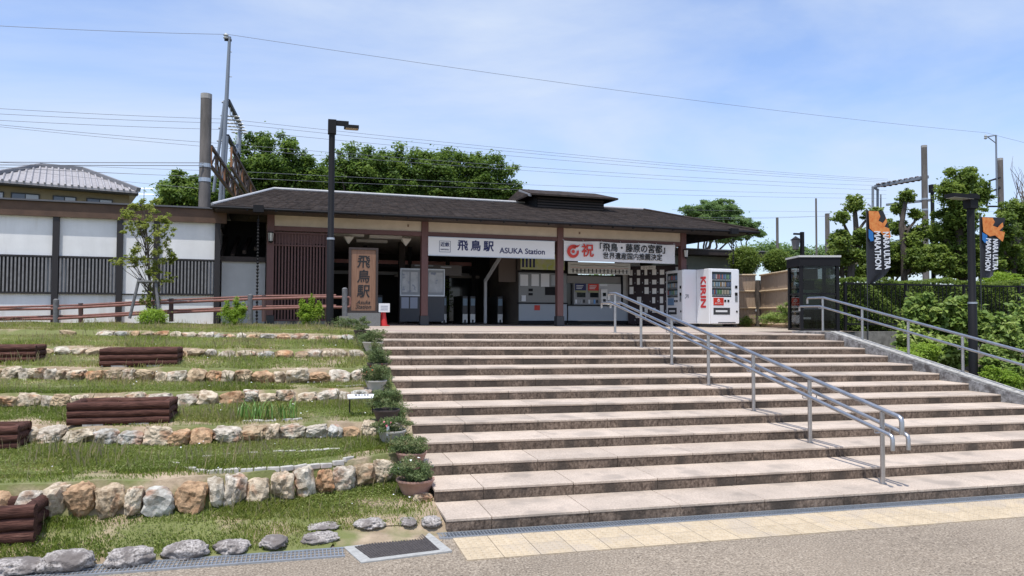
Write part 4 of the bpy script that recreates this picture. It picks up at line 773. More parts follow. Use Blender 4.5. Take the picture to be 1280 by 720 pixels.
# ================================================================ VENDING MACHINES
wm = mat('vending_white', (.80, .81, .83), rough=.3); can_m = [mat('can_%d' % i, tuple(x*.6+.10 for x in c), rough=.35) for i, c in enumerate([(.5, .08, .06), (.08, .25, .5), (.15, .4, .15), (.6, .55, .4), (.3, .5, .62), (.55, .3, .08), (.7, .7, .7), (.05, .12, .3)])]
def vending(u, v, rz, W_, lab, side_text, dep=.68):
    t = sthing('vending_machine', lab, 'vending machine', u, v, 1.52, 'white drinks vending machines', rz); H_ = 1.83
    q = MB(); q.box(0, W_, .02, dep, .06, H_); q.build('body', wm, t, bevel=.012)
    for s in (.1, W_-.1): MB().box(s-.05, s+.05, .05, dep-.05, -.02, .06).build('foot', darkgrey, t)
    for a, b_, c_, d_ in ((.015, .07, .08, H_-.02), (W_-.30, W_-.015, .08, H_-.02), (.07, W_-.30, H_-.1, H_-.02), (.07, W_-.3, .08, .92)): MB().box(a, b_, -.035, .019, c_, d_).build('door_panel', wm, t)
    win = MB().box(.07, W_-.30, .0, .018, .92, H_-.1).build('display_back', mat('display_back', (.10, .16, .2), rough=.6), t)
    x0_, x1_ = .085, W_-.315; q = MB(); nb = 12
    for r_ in range(3):
        zb = 1.01+r_*.245
        for k in range(nb):
            cx = x0_+(x1_-x0_)*(k+.5)/nb; q.lathe([(.02, 0), (.022, .01), (.022, .125), (.012, .155)], 7, (cx, -.02, zb), (k//3+r_*3+random.randint(0, 1)) % 8)
    q.build('drinks', can_m, t, kind='stuff')
    for r_ in range(3):
        MB().box(x0_-.01, x1_+.01, -.034, -.001, .955+r_*.245, 1.0+r_*.245).build('shelf', wm, win)
        for k in range(nb): cx = x0_+(x1_-x0_)*(k+.5)/nb; MB().box(cx-.011, cx+.011, -.042, -.035, .965+r_*.245, .985+r_*.245).build('button', darkgrey, win)
    MB().box(.075, W_-.305, -.036, -.032, .93, H_-.105).build('glass', clear, win)
    ad = MB().box(.12, .50, -.045, -.036, .66, .90).build('advert_panel', red if side_text else MC['can_1'], t)
    if side_text: text('あたたかい', .055, white, ad, (.31, -.047, .72), FR, ext=.001); text('♨', .1, white, ad, (.31, -.047, .82), FR, ext=.001)
    MB().box(.12, W_-.36, -.04, -.03, .36, .58).build('delivery_flap', darkgrey, t); MB().box(.2, W_-.46, -.044, -.041, .44, .50).build('flap_label', paper, t)
    for a, z, s in ((.56, .80, .035), (.68, .80, .035), (W_-.12, 1.25, .045), (W_-.12, 1.02, .05), (W_-.1, .46, .03)): MB().box(a-s, a+s, -.045, -.036, z-s, z+s).build('control', black, t)
    MB().box(W_-.17, W_-.07, -.044, -.036, .78, .97).build('coin_slot', galv, t); MB().box(.3, W_-.15, -.04, -.034, .09, .12).build('bottom_vent', darkgrey, t)
    return t
u1, _ = SL(887, 400, -1.0); u2, _ = SL(923.5, 400, -1.0)
v2 = vending(u1, -1.0, 0, u2-u1, 'right vending machine facing the stairs, red vertical letters on its side', True, .72)
text('KIRIN', .40, mat('logo_red', (.60, .03, .03), rough=.4), v2, (-.003, .36, 1.08), (PI/2, PI/2, -PI/2), .018, .002, sx=1.0, spacing=1.02)
u3, _ = SL(854.5, 400, -.25); v1 = vending(u3, -.25+1.02, -PI/2, 1.02, 'left vending machine turned sideways toward the station entrance', False, .70)
text('↗', .24, greypanel, v1, (1.022, .12, .95), (PI/2, 0, PI/2), .01, .001)
# ================================================================ RIGHT ANNEX, BAMBOO FENCE, BOOTH
t = sthing('side_annex', 'low grey green annex with a dark flat roof right of the station', 'building', 13.3, 2.6, 1.5)
MB().box(0, 3.6, 0, 3, 0, 2.55).build('wall', mat('grey_green_wall', (.23, .25, .22), (.28, .30, .26), 2, .9), t); MB().box(-.3, 4.6, -.6, 4, 2.56, 2.74).build('roof_fascia', darkbrown, t); MB().box(-.32, 4.62, -.62, 4.02, 2.745, 2.78).build('roof_sheet', mat('roof_sheet_grey', (.22, .22, .22), rough=.6), t)
for u in (.9,): MB().box(u-.015, u+.015, -.02, -.001, .1, 2.5).build('joint_strip', darkgrey, t)
reed = mat('reed_screen', (.33, .24, .17), (.43, .33, .24), 5, .9, stretch=(26, 26, .9), bump=.3); bam = mat('pale_bamboo', (.50, .38, .24), (.58, .46, .31), 6, .6)
def bfence(pa, pb, top_a, top_b, lab):
    a = Vector(pa); b_ = Vector(pb); L_ = (b_-a).length; an = math.atan2(b_.y-a.y, b_.x-a.x); t = thing('bamboo_fence', lab, 'fence', a, an, 'bamboo fence panels behind the vending machines')
    n_ = max(6, int(L_/.16)); 
    for i in range(n_):
        u0, u1 = L_*i/n_, L_*(i+1)/n_-.006; za, zb = top_a+(top_b-top_a)*u0/L_, top_a+(top_b-top_a)*u1/L_
        MB().prism([(u0, -.1), (u1, -.1), (u1, zb), (u0, za)], 'y', random.uniform(-.006, .004), .03).build('reed_strip', reed, t)
    for f in (.07, .36, .68, .99): MB().tube([(0, -.03, top_a*f), (L_, -.03, top_b*f)], .028, 8).build('bamboo_pole', bam, t, smooth=True)
    return t
a = A(922, 410, 22.6); b_ = A(945, 410, 22.6); zb = 1.45
bfence((a.x, a.y, zb), (b_.x, b_.y, zb), A(922, 343, 22.6).z-zb, A(945, 343, 22.6).z-zb, 'narrow bamboo fence panel right beside the vending machine')
a = A(951, 410, 22.4); b_ = A(992, 410, 19.8)
bfence((a.x, a.y, zb), (b_.x, b_.y, zb), A(951, 343.5, 22.4).z-zb, A(992, 337, 19.8).z-zb, 'wide bamboo fence panel rising toward the phone booth')
p = A(948, 410, 22.5); tg = tag(MB().tube([(0, 0, -.1), (.03, 0, .6), (-.02, 0, 1.2), (0, 0, 1.62)], [.11, .09, .1, .08], 10).build('fence_post', bark, None, (p.x, p.y, zb), smooth=True), 'gnarled bark covered post between the two bamboo fence panels', 'post')
# booth
bx0 = A(1002, 414, 17.0).x; W_ = .95; t = thing('telephone_booth', 'black framed glass telephone booth with pale flat roof', 'phone booth', (bx0, 17.0, 1.42), -.30)
Ht = A(1024, 320, 17.0).z-1.42; dp = .9; Ht = Ht
sk = -.0
for (x, y) in ((0, 0), (W_, 0), (-.0, dp), (W_, dp)): MB().box(x-.04, x+.04, y-.04, y+.04, 0, Ht-.28).build('post', black, t)
MB().box(-.06, W_+.06, -.06, dp+.06, Ht-.28, Ht-.05).build('header', black, t); MB().box(-.08, W_+.08, -.08, dp+.08, Ht-.05, Ht).build('roof', mat('booth_roof', (.55, .55, .52), rough=.6), t)
MB().box(-.05, W_+.05, -.05, dp+.05, -.08, .04).build('floor', concrete, t)
for z in (.05, 1.0): 
    for a in ((.04, W_-.04, -.02, .02), (-.02, .02, .04, dp-.04), (W_-.02, W_+.02, .04, dp-.04)): MB().box(a[0], a[1], a[2], a[3], z, z+.05).build('mid_rail', black, t)
for a in ((.04, W_-.04, -.004, .004), (-.004, .004, .04, dp-.04), (W_-.004, W_+.004, .04, dp-.04), (.04, W_-.04, dp-.004, dp+.004)): MB().box(a[0], a[1], a[2], a[3], .1, Ht-.28).build('glass_pane', clear, t)
MB().box(W_*.3, W_*.78, dp-.24, dp-.06, .7, 1.16).build('telephone', mat('phone_green', (.10, .2, .12), rough=.4), t, bevel=.02); MB().box(W_*.25, W_*.85, dp-.35, dp-.05, .62, .66).build('shelf', galv, t); MB().box(W_*.2, W_*.8, dp-.05, dp-.02, 1.45, 1.75).build('instruction_board', mat('board_beige', (.3, .27, .22), rough=.7), t); MB().box(W_*.3, W_*.7, dp-.05, dp-.02, .9, 1.42).build('back_board', black, t)
MB().box(.12, .36, .3, .55, .35, .40).build('stool', offw, t)
# lantern post behind booth
a = A(1003, 340, 21); t = thing('lantern_post', 'black square post lamp with hanging lantern behind the phone booth', 'street lamp', (a.x, 21, 1.45)); zt = A(1001, 290, 21).z-1.45
MB().box(-.05, .05, -.05, .05, 0, zt).build('post', black, t); MB().box(-.32, .05, -.03, .03, zt-.1, zt-.04).build('arm', black, t)
MB().lathe([(.05, -.2), (.1, -.17), (.155, .12), (.17, .13), (.05, .22), (.02, .26)], 6, (-.25, 0, zt-.40)).build('lantern', mat('lantern_glass', (.14, .14, .15), rough=.2), t); MB().lathe([(.165, 0), (.19, .01), (.05, .1)], 6, (-.25, 0, zt-.275)).build('lantern_cap', black, t)
# ================================================================ RIGHT BANK, FENCE, HEDGE
g = MB(); gx = np.linspace(XR+.28, 60, 16); gy = [5, 7, 9, 11, 13, 15, 16.8, 17.05, 20, 30, 60]
V = [(x, y, {5: -.4, 7: -.35, 9: -.2, 11: .05, 13: .3, 15: .6, 16.8: .9, 17.05: 1.4, 20: 1.45, 30: 1.5, 60: 1.5}[y]) for x in gx for y in gy]
g.add(V, [(i*11+j, (i+1)*11+j, (i+1)*11+j+1, i*11+j+1) for i in range(15) for j in range(10)]); g.build('planted_bank', mat('dark_soil', (.06, .045, .03), (.10, .08, .05), 5, 1, bump=.4), kind='structure')
g = MB(); g.add([(13.5, 14.85, 1.545), (60, 14.85, 1.46), (60, 60, 1.46), (13.5, 60, 1.545)], [(0, 1, 2, 3)]);
# plateau behind everything (station yard)
g = MB(); g.add([(-60, 21.6, 1.50), (60, 21.6, 1.44), (90, 110, 1.44), (-90, 110, 1.5)], [(0, 1, 2, 3)]); g.build('station_yard', soil, kind='structure')
g = MB(); g.box(XR+.3, 34, 16.75, 16.98, .2, 1.44); tag(g.build('retaining_wall', old_conc), 'low mossy concrete retaining wall under the black fence', 'wall')
t = thing('metal_fence', 'long black bar fence on the retaining wall in front of the hedge', 'fence', (14.0, 16.87, 1.44)); FW = 14.5
for z in (.18, 1.27): MB().box(0, FW, -.02, .02, z, z+.045).build('rail', black, t)
bm_ = MB().box(-.007, .007, -.007, .007, .2, 1.28).mesh('bar', black)
for i in range(int(FW/.145)): obj('bar', bm_, t, (.06+i*.145, 0, 0))
for i in range(8): MB().box(i*2.0-.03, i*2+.03, -.03, .03, 0, 1.33).build('post', black, t)
# hedge
def hedge_pts(x0, x1, y0, y1, z0, z1, n):
    f = rng.random(n); x = rng.uniform(x0, x1, n); top = f < .3; y = np.where(top, rng.uniform(y0, y1, n), y0+rng.random(n)**2*.25); z = np.where(top, z1-rng.random(n)*.08, rng.uniform(z0, z1, n))
    z = z+.05*np.sin(x*2.1)+.035*np.sin(x*5.3+y*3); y = y+.07*np.sin(x*3.7+z*4)+.05*np.sin(z*9+x*6); Nn = np.where(top[:, None], [0, -.1, 1.], [-.1, -.7, 1.0])+rng.normal(0, .6, (n, 3)); return np.stack([x, y, z], 1), Nn
P, Nn = hedge_pts(13.55, 34, 17.9, 18.6, 1.4, 2.93, 60000); t = thing('hedge', 'long clipped hedge behind the black fence', 'hedge', (14, 18, 1.4)); P -= [14, 18, 1.4]
obj('foliage', leafmesh('hf', P, Nn, .065, hedge_m, .55, rng.random(len(P))*.6+.4*(P[:, 2]/1.6)*rng.random(len(P))), t, kind='stuff'); MB().box(-.3, 19, .2, .55, 0, 1.38).build('branch_core', mat('hedge_core', (.02, .022, .012), rough=1), t)
# broadleaf shrubs and azaleas
def shrub(name, lab, ells, n, size, m, asp=.5, nsub=14, group=None, stems=5, cat='shrub', shell=.35, upb=.5):
    nsub = int(nsub*1.8); n = int(n*1.3); c = ells[0]; t = thing(name, lab, cat, (c[0], c[1], c[2]-c[5]), 0, group); o3 = np.array(t.location)
    cl = crown(ells, nsub, (.15, .34), .2)+[(a, b_, c_, d*.86, e1*.86, f*.86) for a, b_, c_, d, e1, f in ells for _ in range(1 if name != 'round_bush' else 12)]; P, Nn, tt = cloud(cl, n, upb, shell if name != 'round_bush' else 1.4); obj('foliage', leafmesh('f', P-o3, Nn, size, m, asp, tt), t, kind='stuff')
    q = MB()
    for k in range(stems if 'weed' not in name else 0):
        e1 = random.choice(ells); q.tube(limb_pts((random.uniform(-.1, .1), random.uniform(-.1, .1), -.2), (e1[0]-o3[0]+random.uniform(-.5, .5)*e1[3], e1[1]-o3[1], e1[2]-o3[2]+.3*e1[5]), 4), [.03, .026, .02, .014, .008], 6)
    if q.v: q.build('stems', bark, t)
    return t
def el(px, py, Y, rx, rz_, ry=None): a = A(px, py, Y); s = a.y/FPX; return (a.x, a.y, a.z, rx*s, (ry or rx)*s, rz_*s)
shrub('broadleaf_shrub', 'bright broad leaved shrub with white buds in front of the black fence', [el(1150, 392, 15.6, 30, 30, 22), el(1180, 405, 15.3, 28, 32, 22), el(1138, 422, 15.5, 26, 26, 20), el(1165, 435, 15.0, 30, 24, 20)], 7500, .15, shrub_m, .6, 18, 'broad leaved shrubs right of the stairs')
shrub('broadleaf_shrub', 'broad leaved shrub just left of the right hand street lamp', [el(1200, 392, 14.8, 24, 28, 20), el(1192, 440, 14.2, 24, 30, 18), el(1225, 410, 14.4, 24, 30, 18)], 6000, .14, shrub_m, .6, 16, 'broad leaved shrubs right of the stairs')
shrub('broadleaf_shrub', 'large leafy shrub filling the right edge of the picture', [el(1255, 430, 13.6, 32, 46, 30), el(1290, 400, 14, 34, 40, 30), el(1242, 455, 12.8, 22, 30, 20), el(1270, 470, 12.2, 26, 26, 20)], 8000, .125, shrub_m, .6, 18, 'broad leaved shrubs right of the stairs')
shrub('azalea', 'low yellow green azalea beside the upper end of the side wall', [el(1128, 446, 13.4, 32, 14, 22), el(1155, 440, 13.8, 26, 16, 20)], 7000, .05, azalea_m, .5, 16, 'yellow green azaleas')
shrub('azalea', 'bright yellow green azalea in the lower right corner of the shrubs', [el(1262, 478, 11.9, 24, 20, 16), el(1240, 470, 12.1, 18, 16, 14)], 5000, .045, azalea_m, .5, 14, 'yellow green azaleas')
shrub('azalea', 'tall bright green bush above the hedge at the right edge', [el(1255, 352, 19.5, 36, 14, 26)], 6000, .07, azalea_m, .5, 14, 'yellow green azaleas')
shrub('round_bush', 'round clipped bush above the left bamboo panel', [el(931, 326, 23.3, 21, 20, 14)], 15000, .06, hedge_m, .55, 30, 'round clipped bushes behind the bamboo fence', shell=.5)
shrub('round_bush', 'round clipped bush above the right bamboo panel', [el(971, 327, 22.9, 20, 16, 14)], 15000, .06, hedge_m, .55, 30, 'round clipped bushes behind the bamboo fence', shell=.5)
shrub('weed_clump', 'leafy weeds growing at the foot of the bamboo fence', [el(965, 398, 20.2, 26, 9, 12), el(980, 390, 19.6, 12, 15, 8)], 3500, .05, shrub_m, .4, 14, 'weeds by the bamboo fence')
shrub('weed_clump', 'ivy and weeds between the vending machine and the fence', [el(932, 402, 22.2, 14, 8, 8)], 1500, .05, shrub_m, .4, 10, 'weeds by the bamboo fence')
shrub('round_bush', 'small round green bush at the foot of the young tree', [el(191, 398, 18.6, 15, 11, 14)], 3500, .045, azalea_m, .4, 14, 'bushes along the ramp railing')
shrub('weed_bush', 'tall yellow green weeds by the railing, right of the white annex', [el(292, 394, 18.4, 16, 13, 12), el(283, 386, 18.4, 4, 10, 5), el(296, 381, 18.4, 4, 12, 5), el(304, 387, 18.4, 4, 9, 5)], 6000, .045, azalea_m, .3, 16, 'bushes along the ramp railing')
shrub('weed_bush', 'tall yellow green weeds just left of the street lamp', [el(389, 393, 17.9, 16, 13, 12), el(378, 383, 17.9, 4, 10, 5), el(390, 380, 17.9, 4, 12, 5), el(399, 385, 17.9, 4, 9, 5)], 6000, .045, azalea_m, .3, 16, 'bushes along the ramp railing')
shrub('weed_bush', 'dusty small weeds at the foot of the street lamp', [el(430, 404, 16.6, 18, 7, 10)], 1600, .035, pot_m, .4, 12, 'bushes along the ramp railing')
# tall leaves in grass
t = thing('lily_leaves', 'clump of long upright green leaves in the grass', 'plant', G(330, 523, .7)); Vn = MB()
for i in range(60):
    x = random.uniform(-.3, .35); y = random.uniform(-.1, .1); a = random.uniform(0, 6.28); h = random.uniform(.12, .24); d = Vector((math.cos(a), math.sin(a), 0))*h*.45; w_ = Vector((-d.y, d.x, 0)).normalized()*.007; p = Vector((x, y, 0)); Vn.add([p-w_, p+w_, p+w_+d*.4+Vector((0, 0, h*.7)), p+d+Vector((0, 0, h)), p-w_+d*.4+Vector((0, 0, h*.7))], [(0, 1, 2, 3, 4)])
Vn.build('foliage', mat('lily_green', (.09, .19, .03), (.14, .26, .05), 9, .5), t, kind='stuff')
# ================================================================ TREES
def tree(name, lab, base, ells, n, size, m, group=None, nsub=26, trunk_r=.2, limbs=8, rs=(.12, .27), inner=.25, shell=.3, asp=.55):
    nsub = int(nsub*2); n = int(n*1.7); size *= .78
    t = thing(name, lab, 'tree', base, 0, group); o3 = np.array(base); cl = crown(ells, nsub, rs, inner)+[(a, b_, c_-f*.1, d*.75, e1*.75, f*.75) for a, b_, c_, d, e1, f in ells]; P, Nn, tt = cloud(cl, n, .4, shell)
    obj('crown', leafmesh('crown', P-o3, Nn, size, m, asp, tt), t, kind='stuff'); C0 = Vector(ells[0][:3])-Vector(base); q = MB(); fork = C0*.55; q.tube(limb_pts((0, 0, -.3), fork, 4, .04), [trunk_r, trunk_r*.9, trunk_r*.8, trunk_r*.72, trunk_r*.65], 10); tr = q.build('trunk', bark, t, smooth=True)
    q = MB()
    for k in range(limbs):
        c = cl[int(rng.integers(len(cl)))]; q.tube(limb_pts(fork*random.uniform(.85, 1), Vector(c[:3])-Vector(base), 5, .07), [trunk_r*.5, trunk_r*.4, trunk_r*.3, trunk_r*.22, trunk_r*.14, trunk_r*.07], 6)
    q.build('limbs', bark, t, smooth=True); return t
bt = 'trees behind the station roof'
tree('cherry_tree', 'dense green tree behind the lattice gantry, left of the street lamp', (A(335, 260, 38).x, 38, 1), [el(335, 212, 38, 46, 46, 36), el(372, 222, 38, 36, 38, 26), el(305, 225, 38, 34, 40, 24), el(350, 240, 38, 50, 26, 26)], 26000, .22, tree_m, bt, 34, .3, 10)
tree('cherry_tree', 'sparse low tree between the concrete pole and the tiled house', (A(235, 260, 36).x, 36, 1), [el(232, 240, 36, 40, 24, 26), el(250, 255, 36, 30, 20, 22)], 11000, .2, tree_m, bt, 22, .22, 8, inner=.5)
tree('cherry_tree', 'wide green tree right of the street lamp, behind the station roof', (A(450, 260, 40).x, 40, 1), [el(445, 222, 40, 42, 40, 32), el(485, 222, 40, 40, 42, 30), el(415, 232, 40, 34, 38, 26), el(460, 242, 40, 60, 24, 26)], 26000, .22, tree_m, bt, 34, .3, 10)
tree('cherry_tree', 'broad green tree with feathery top, left of the roof vent', (A(560, 260, 41).x, 41, 1), [el(550, 220, 41, 50, 40, 34), el(610, 224, 41, 44, 38, 30), el(520, 226, 41, 40, 44, 28), el(580, 240, 41, 70, 24, 26), el(640, 245, 41, 26, 18, 20)], 34000, .22, tree_m, bt, 36, .32, 12)
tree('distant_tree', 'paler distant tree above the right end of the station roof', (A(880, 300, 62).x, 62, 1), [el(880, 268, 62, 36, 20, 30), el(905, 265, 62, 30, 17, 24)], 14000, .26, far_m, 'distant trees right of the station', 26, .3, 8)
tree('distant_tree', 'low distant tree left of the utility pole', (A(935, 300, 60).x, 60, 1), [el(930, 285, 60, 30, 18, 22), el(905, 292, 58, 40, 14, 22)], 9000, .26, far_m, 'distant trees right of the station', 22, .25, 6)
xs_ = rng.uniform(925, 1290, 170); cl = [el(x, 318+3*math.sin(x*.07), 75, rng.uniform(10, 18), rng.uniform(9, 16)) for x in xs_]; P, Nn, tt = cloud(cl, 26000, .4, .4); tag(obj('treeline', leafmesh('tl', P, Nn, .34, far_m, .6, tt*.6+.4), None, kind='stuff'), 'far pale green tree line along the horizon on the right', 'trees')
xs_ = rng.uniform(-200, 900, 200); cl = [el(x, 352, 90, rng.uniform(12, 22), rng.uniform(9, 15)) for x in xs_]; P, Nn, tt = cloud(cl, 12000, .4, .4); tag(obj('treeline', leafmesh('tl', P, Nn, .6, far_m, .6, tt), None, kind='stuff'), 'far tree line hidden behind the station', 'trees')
# pruned trees on the right
pt = 'pruned garden trees behind the hedge'
def ptree(lab, px, pb, Y, blobs, n, size=.11, tr=.13, m=hedge_m):
    base = (A(px, pb, Y).x, Y, 1.4); ells = [el(a, b_, Y+random.uniform(-.5, .5), c, d) for a, b_, c, d in blobs]
    t = thing('pruned_tree', lab, 'tree', base, 0, pt); o3 = np.array(base); cl = crown(ells, 22, (.18, .36), .3)+[(a, b_, c_, d*.8, e1*.8, f*.8) for a, b_, c_, d, e1, f in ells]; P, Nn, tt = cloud(cl, int(n*1.2), .4, .3); obj('crown', leafmesh('crown', P-o3, Nn, size, m, .55, tt), t, kind='stuff')
    top = Vector(ells[0][:3])-Vector(base); q = MB(); q.tube(limb_pts((0, 0, -.2), top, 5, .03), [tr, tr*.95, tr*.9, tr*.8, tr*.7, tr*.5], 10); q.build('trunk', bark, t, smooth=True); q = MB()
    for e1 in ells[1:]:
        c = Vector(e1[:3])-Vector(base); q.tube(limb_pts((top.x*.6, top.y*.6, c.z*.8), c, 3, .05), [tr*.5, tr*.42, tr*.35, tr*.25], 7)
    q.build('limbs', bark, t, smooth=True)
ptree('cloud pruned tree with a dark bare trunk above the left flag', 1066, 345, 21, [(1068, 256, 16, 15), (1052, 272, 14, 11), (1090, 268, 15, 11), (1050, 300, 20, 15), (1080, 298, 19, 16), (1105, 282, 16, 11), (1062, 320, 24, 16), (1098, 305, 18, 16)], 12000)
ptree('slim cloud pruned tree between the left flag and the far lamp', 1130, 345, 22, [(1133, 246, 14, 11), (1124, 260, 13, 10), (1145, 268, 12, 10), (1125, 285, 15, 12), (1146, 290, 14, 11), (1120, 315, 24, 22), (1148, 325, 22, 22), (1140, 300, 18, 14)], 12000)
ptree('tall leafy tree wrapped in climbing plants behind the right lamp', 1200, 345, 21.5, [(1203, 226, 27, 21), (1188, 242, 24, 22), (1222, 242, 22, 24), (1202, 268, 34, 28), (1190, 300, 34, 30), (1215, 308, 28, 28), (1175, 325, 24, 24), (1165, 290, 18, 20), (1225, 335, 26, 16), (1200, 338, 30, 14)], 30000, .12, .2)
ptree('dense tree at the right edge behind the right flag', 1265, 345, 20.5, [(1268, 264, 26, 24), (1256, 288, 24, 26), (1288, 285, 26, 34), (1262, 320, 28, 24), (1240, 330, 20, 20), (1285, 335, 28, 22), (1245, 305, 16, 18)], 20000, .11, .16)
ptree('low bushy tree above the phone booth and hedge', 1060, 345, 23, [(1050, 322, 24, 16), (1080, 325, 22, 16), (1030, 328, 14, 10), (1100, 318, 22, 22), (1068, 338, 40, 12), (1110, 338, 36, 12)], 15000, .1, .1)
ptree('continuous low foliage between the left flag and the far lamp', 1120, 345, 23.5, [(1118, 312, 24, 18), (1095, 325, 22, 20), (1145, 318, 22, 20), (1165, 322, 22, 22), (1128, 336, 40, 12)], 16000, .11, .08)
ptree('leafy undergrowth behind the right hand street lamp', 1225, 345, 23, [(1225, 322, 26, 20), (1200, 330, 26, 16), (1250, 322, 24, 22), (1280, 325, 26, 24), (1240, 300, 20, 18)], 16000, .11, .08)
# bare twiggy tree at right edge
t = thing('bare_tree', 'twiggy nearly bare tree at the upper right edge', 'tree', (A(1285, 300, 26).x, 26, 1.4)); q = MB(); b0 = Vector(t.location)
for i in range(34):
    a = A(random.uniform(1262, 1300), random.uniform(195, 245), 26)-b0; s_ = A(1285+random.uniform(-6, 6), 285, 26)-b0; q.tube(limb_pts(s_, a, 5, .09), [.035, .028, .02, .014, .009, .005], 5)
q.build('twigs', mat('twig_brown', (.16, .13, .11), rough=.9), t); MB().tube([(0, 0, 0), tuple(A(1285, 285, 26)-b0)], [.12, .08], 8).build('trunk', bark, t)
# young tree with stakes
base = A(188, 404, 19.3); ells = [el(178, 268, 19.3, 26, 22), el(200, 285, 19.3, 22, 20), el(165, 280, 19.3, 18, 14), el(192, 318, 19.3, 26, 26), el(165, 325, 19.3, 22, 9), el(205, 345, 19.3, 16, 10), el(188, 370, 19.3, 12, 22)]
t = thing('young_tree', 'slender young tree with sparse yellow green leaves in front of the white wall', 'tree', base); o3 = np.array(base)
cl = crown(ells, 30, (.08, .2), .35); P, Nn, tt = cloud(cl, 5200, .5, .2); obj('crown', leafmesh('yc', P-o3, Nn, .075, young_m, .45, tt), t, kind='stuff')
q = MB(); topp = A(180, 262, 19.3)-base; tk_ = [Vector((0, 0, -.2)), A(187, 350, 19.3)-base, A(184, 300, 19.3)-base, topp]; q.tube(tk_, [.035, .03, .022, .01], 8); q.build('trunk', bark, t, smooth=True); q = MB()
for c in cl[::4]:
    e1 = Vector(c[:3])-Vector(base); s_ = tk_[0].lerp(tk_[3], max(.15, min(.9, (e1.z-.5)/topp.z))); q.tube(limb_pts(s_, e1, 3, .05), [.011, .008, .006, .003], 5)
q.build('branches', bark, t)
t = thing('tree_stakes', 'grey wooden stakes tied around the young tree', 'tree support', A(185, 404, 19.2)); b0 = t.location.copy()
for a, c in (((162, 398, 19.1), (174, 348, 19.2)), ((200, 400, 19.0), (194, 348, 19.2))): MB().tube([A(*a)-b0, A(*c)-b0], .035, 8).build('stake', gpost, t)
MB().tube([A(172, 352, 19.15)-b0, A(198, 352, 19.15)-b0], .028, 8).build('crossbar', gpost, t)
# ================================================================ FLAGS
orange = mat('flag_orange', (.62, .16, .03), (.75, .30, .08), 9, .7); fblue = mat('flag_blue', (.02, .16, .45), rough=.7); fblk = mat('flag_black', (.018, .018, .024), rough=.6); fwhite = mat('flag_white', (.75, .77, .8), rough=.7)
def flag(px, yt, Y, outline, lab, fw_, fh, k_, ytx, tsz=.34, tx1=.36, tx2=.72, tilt=0):
    b0 = A(px, 350, Y); zt = A(px, yt, Y).z; t = thing('banner_flag', lab, 'flag', (b0.x, Y, 1.3), 0, 'black event flags on thin poles'); MB().tube([(0, 0, -.1), (0, 0, zt-1.3+.05)], .014, 8).build('pole', darkgrey, t)
    n_ = 16; q = MB(); Hf = fh; zz = zt-1.3
    def w_at(s): return float(np.interp(s, [a for a, _ in outline], [b for _, b in outline]))*fw_
    vs = []
    for i in range(n_+1):
        s = i/n_
        for j in range(7): f = j/6; x = f*w_at(s); vs.append((x, .05*math.sin(f*5+s*4+k_)*f, zz-s*Hf-(.0 if s < .8 else 0)*f))
    q.add(vs, [(i*7+j, i*7+j+1, (i+1)*7+j+1, (i+1)*7+j) for i in range(n_) for j in range(6)]); q.build('cloth', fblk, t, smooth=True)
    def patch(pts, m, name): qq = MB(); qq.add([(min(a, .97*w_at(b_)/fw_)*fw_, -.056, zz-b_*Hf) for a, b_ in pts], [tuple(range(len(pts)))]); qq.build(name, m, t)
    patch([(.03, .01), (.42, .01), (.5, .08), (.42, .14), (.6, .17), (.72, .11), (.8, .08), (.82, .15), (.66, .22), (.9, .24), (.98, .36), (.78, .40), (.5, .30), (.3, .32), (.06, .25)], orange, 'orange_print'); patch([(.02, .26), (.2, .3), (.22, .42), (.1, .43), (.02, .38)], fblue, 'blue_print')
    ts_ = tsz*fw_; text('MARATHON', ts_, fwhite, t, (tx1*fw_, -.062, zz-Hf*ytx), (PI/2, PI/2-.02+tilt, 0), .006, .002, sx=.53*Hf/(ts_*8*.70)); text('NARA ULTRA', ts_, fwhite, t, (tx2*fw_, -.062, zz-Hf*(ytx-.005)), (PI/2, PI/2-.05+tilt, 0), .006, .002, sx=.56*Hf/(ts_*10*.66))
flag(1084, 263, 16.6, [(0, .62), (.08, .74), (.3, .93), (.6, 1), (.8, .97), (.9, .75), (1, .25)], 'black event flag left of the two, hanging beside the phone booth', .80, 1.95, 0, .55)
flag(1226, 271, 16.6, [(0, 1), (.3, .88), (.6, .68), (.8, .52), (.92, .45), (1, .3)], 'black event flag behind the right hand street lamp, folded by the wind', .95, 1.72, 1.7, .62, .27, .21, .48, .08)
# ================================================================ RAILWAY POLES, GANTRIES, WIRES
cpole = mat('concrete_pole', (.11, .10, .09), (.18, .16, .145), 6, .9, bump=.2, stretch=(1, 1, .2), c3=(.11, .10, .09), s3=2); rust = mat('rusty_steel', (.05, .035, .03), (.11, .07, .05), 9, .7); bluegrey = mat('blue_grey_steel', (.20, .23, .27), rough=.5)
def cp(px, yt, Y, r, lab, name='concrete_pole', cap=True):
    b0 = A(px, yt, Y); t = thing(name, lab, 'utility pole', (b0.x, Y, 1.2), 0, 'concrete railway poles'); h = b0.z-1.2; MB().tube([(0, 0, 0), (0, 0, h)], [r*1.15, r], 16).build('pole', cpole, t, smooth=True); MB().tube([(0, 0, h-.15), (0, 0, h+.01)], r*1.03, 16).build('cap', concrete, t)
    for f in (.36, .3): MB().tube([(0, 0, h*(1-f)-.06), (0, 0, h*(1-f)+.06)], r*1.12, 16).build('steel_band', galv, t)
    return t, h
cp(258, 118, 25, .165, 'thick weathered concrete pole rising behind the annex roof'); cp(1155, 182, 42, .19, 'tall concrete pole carrying the right hand gantry'); cp(1250, 198, 38, .17, 'concrete pole near the right edge with a thin steel mast')
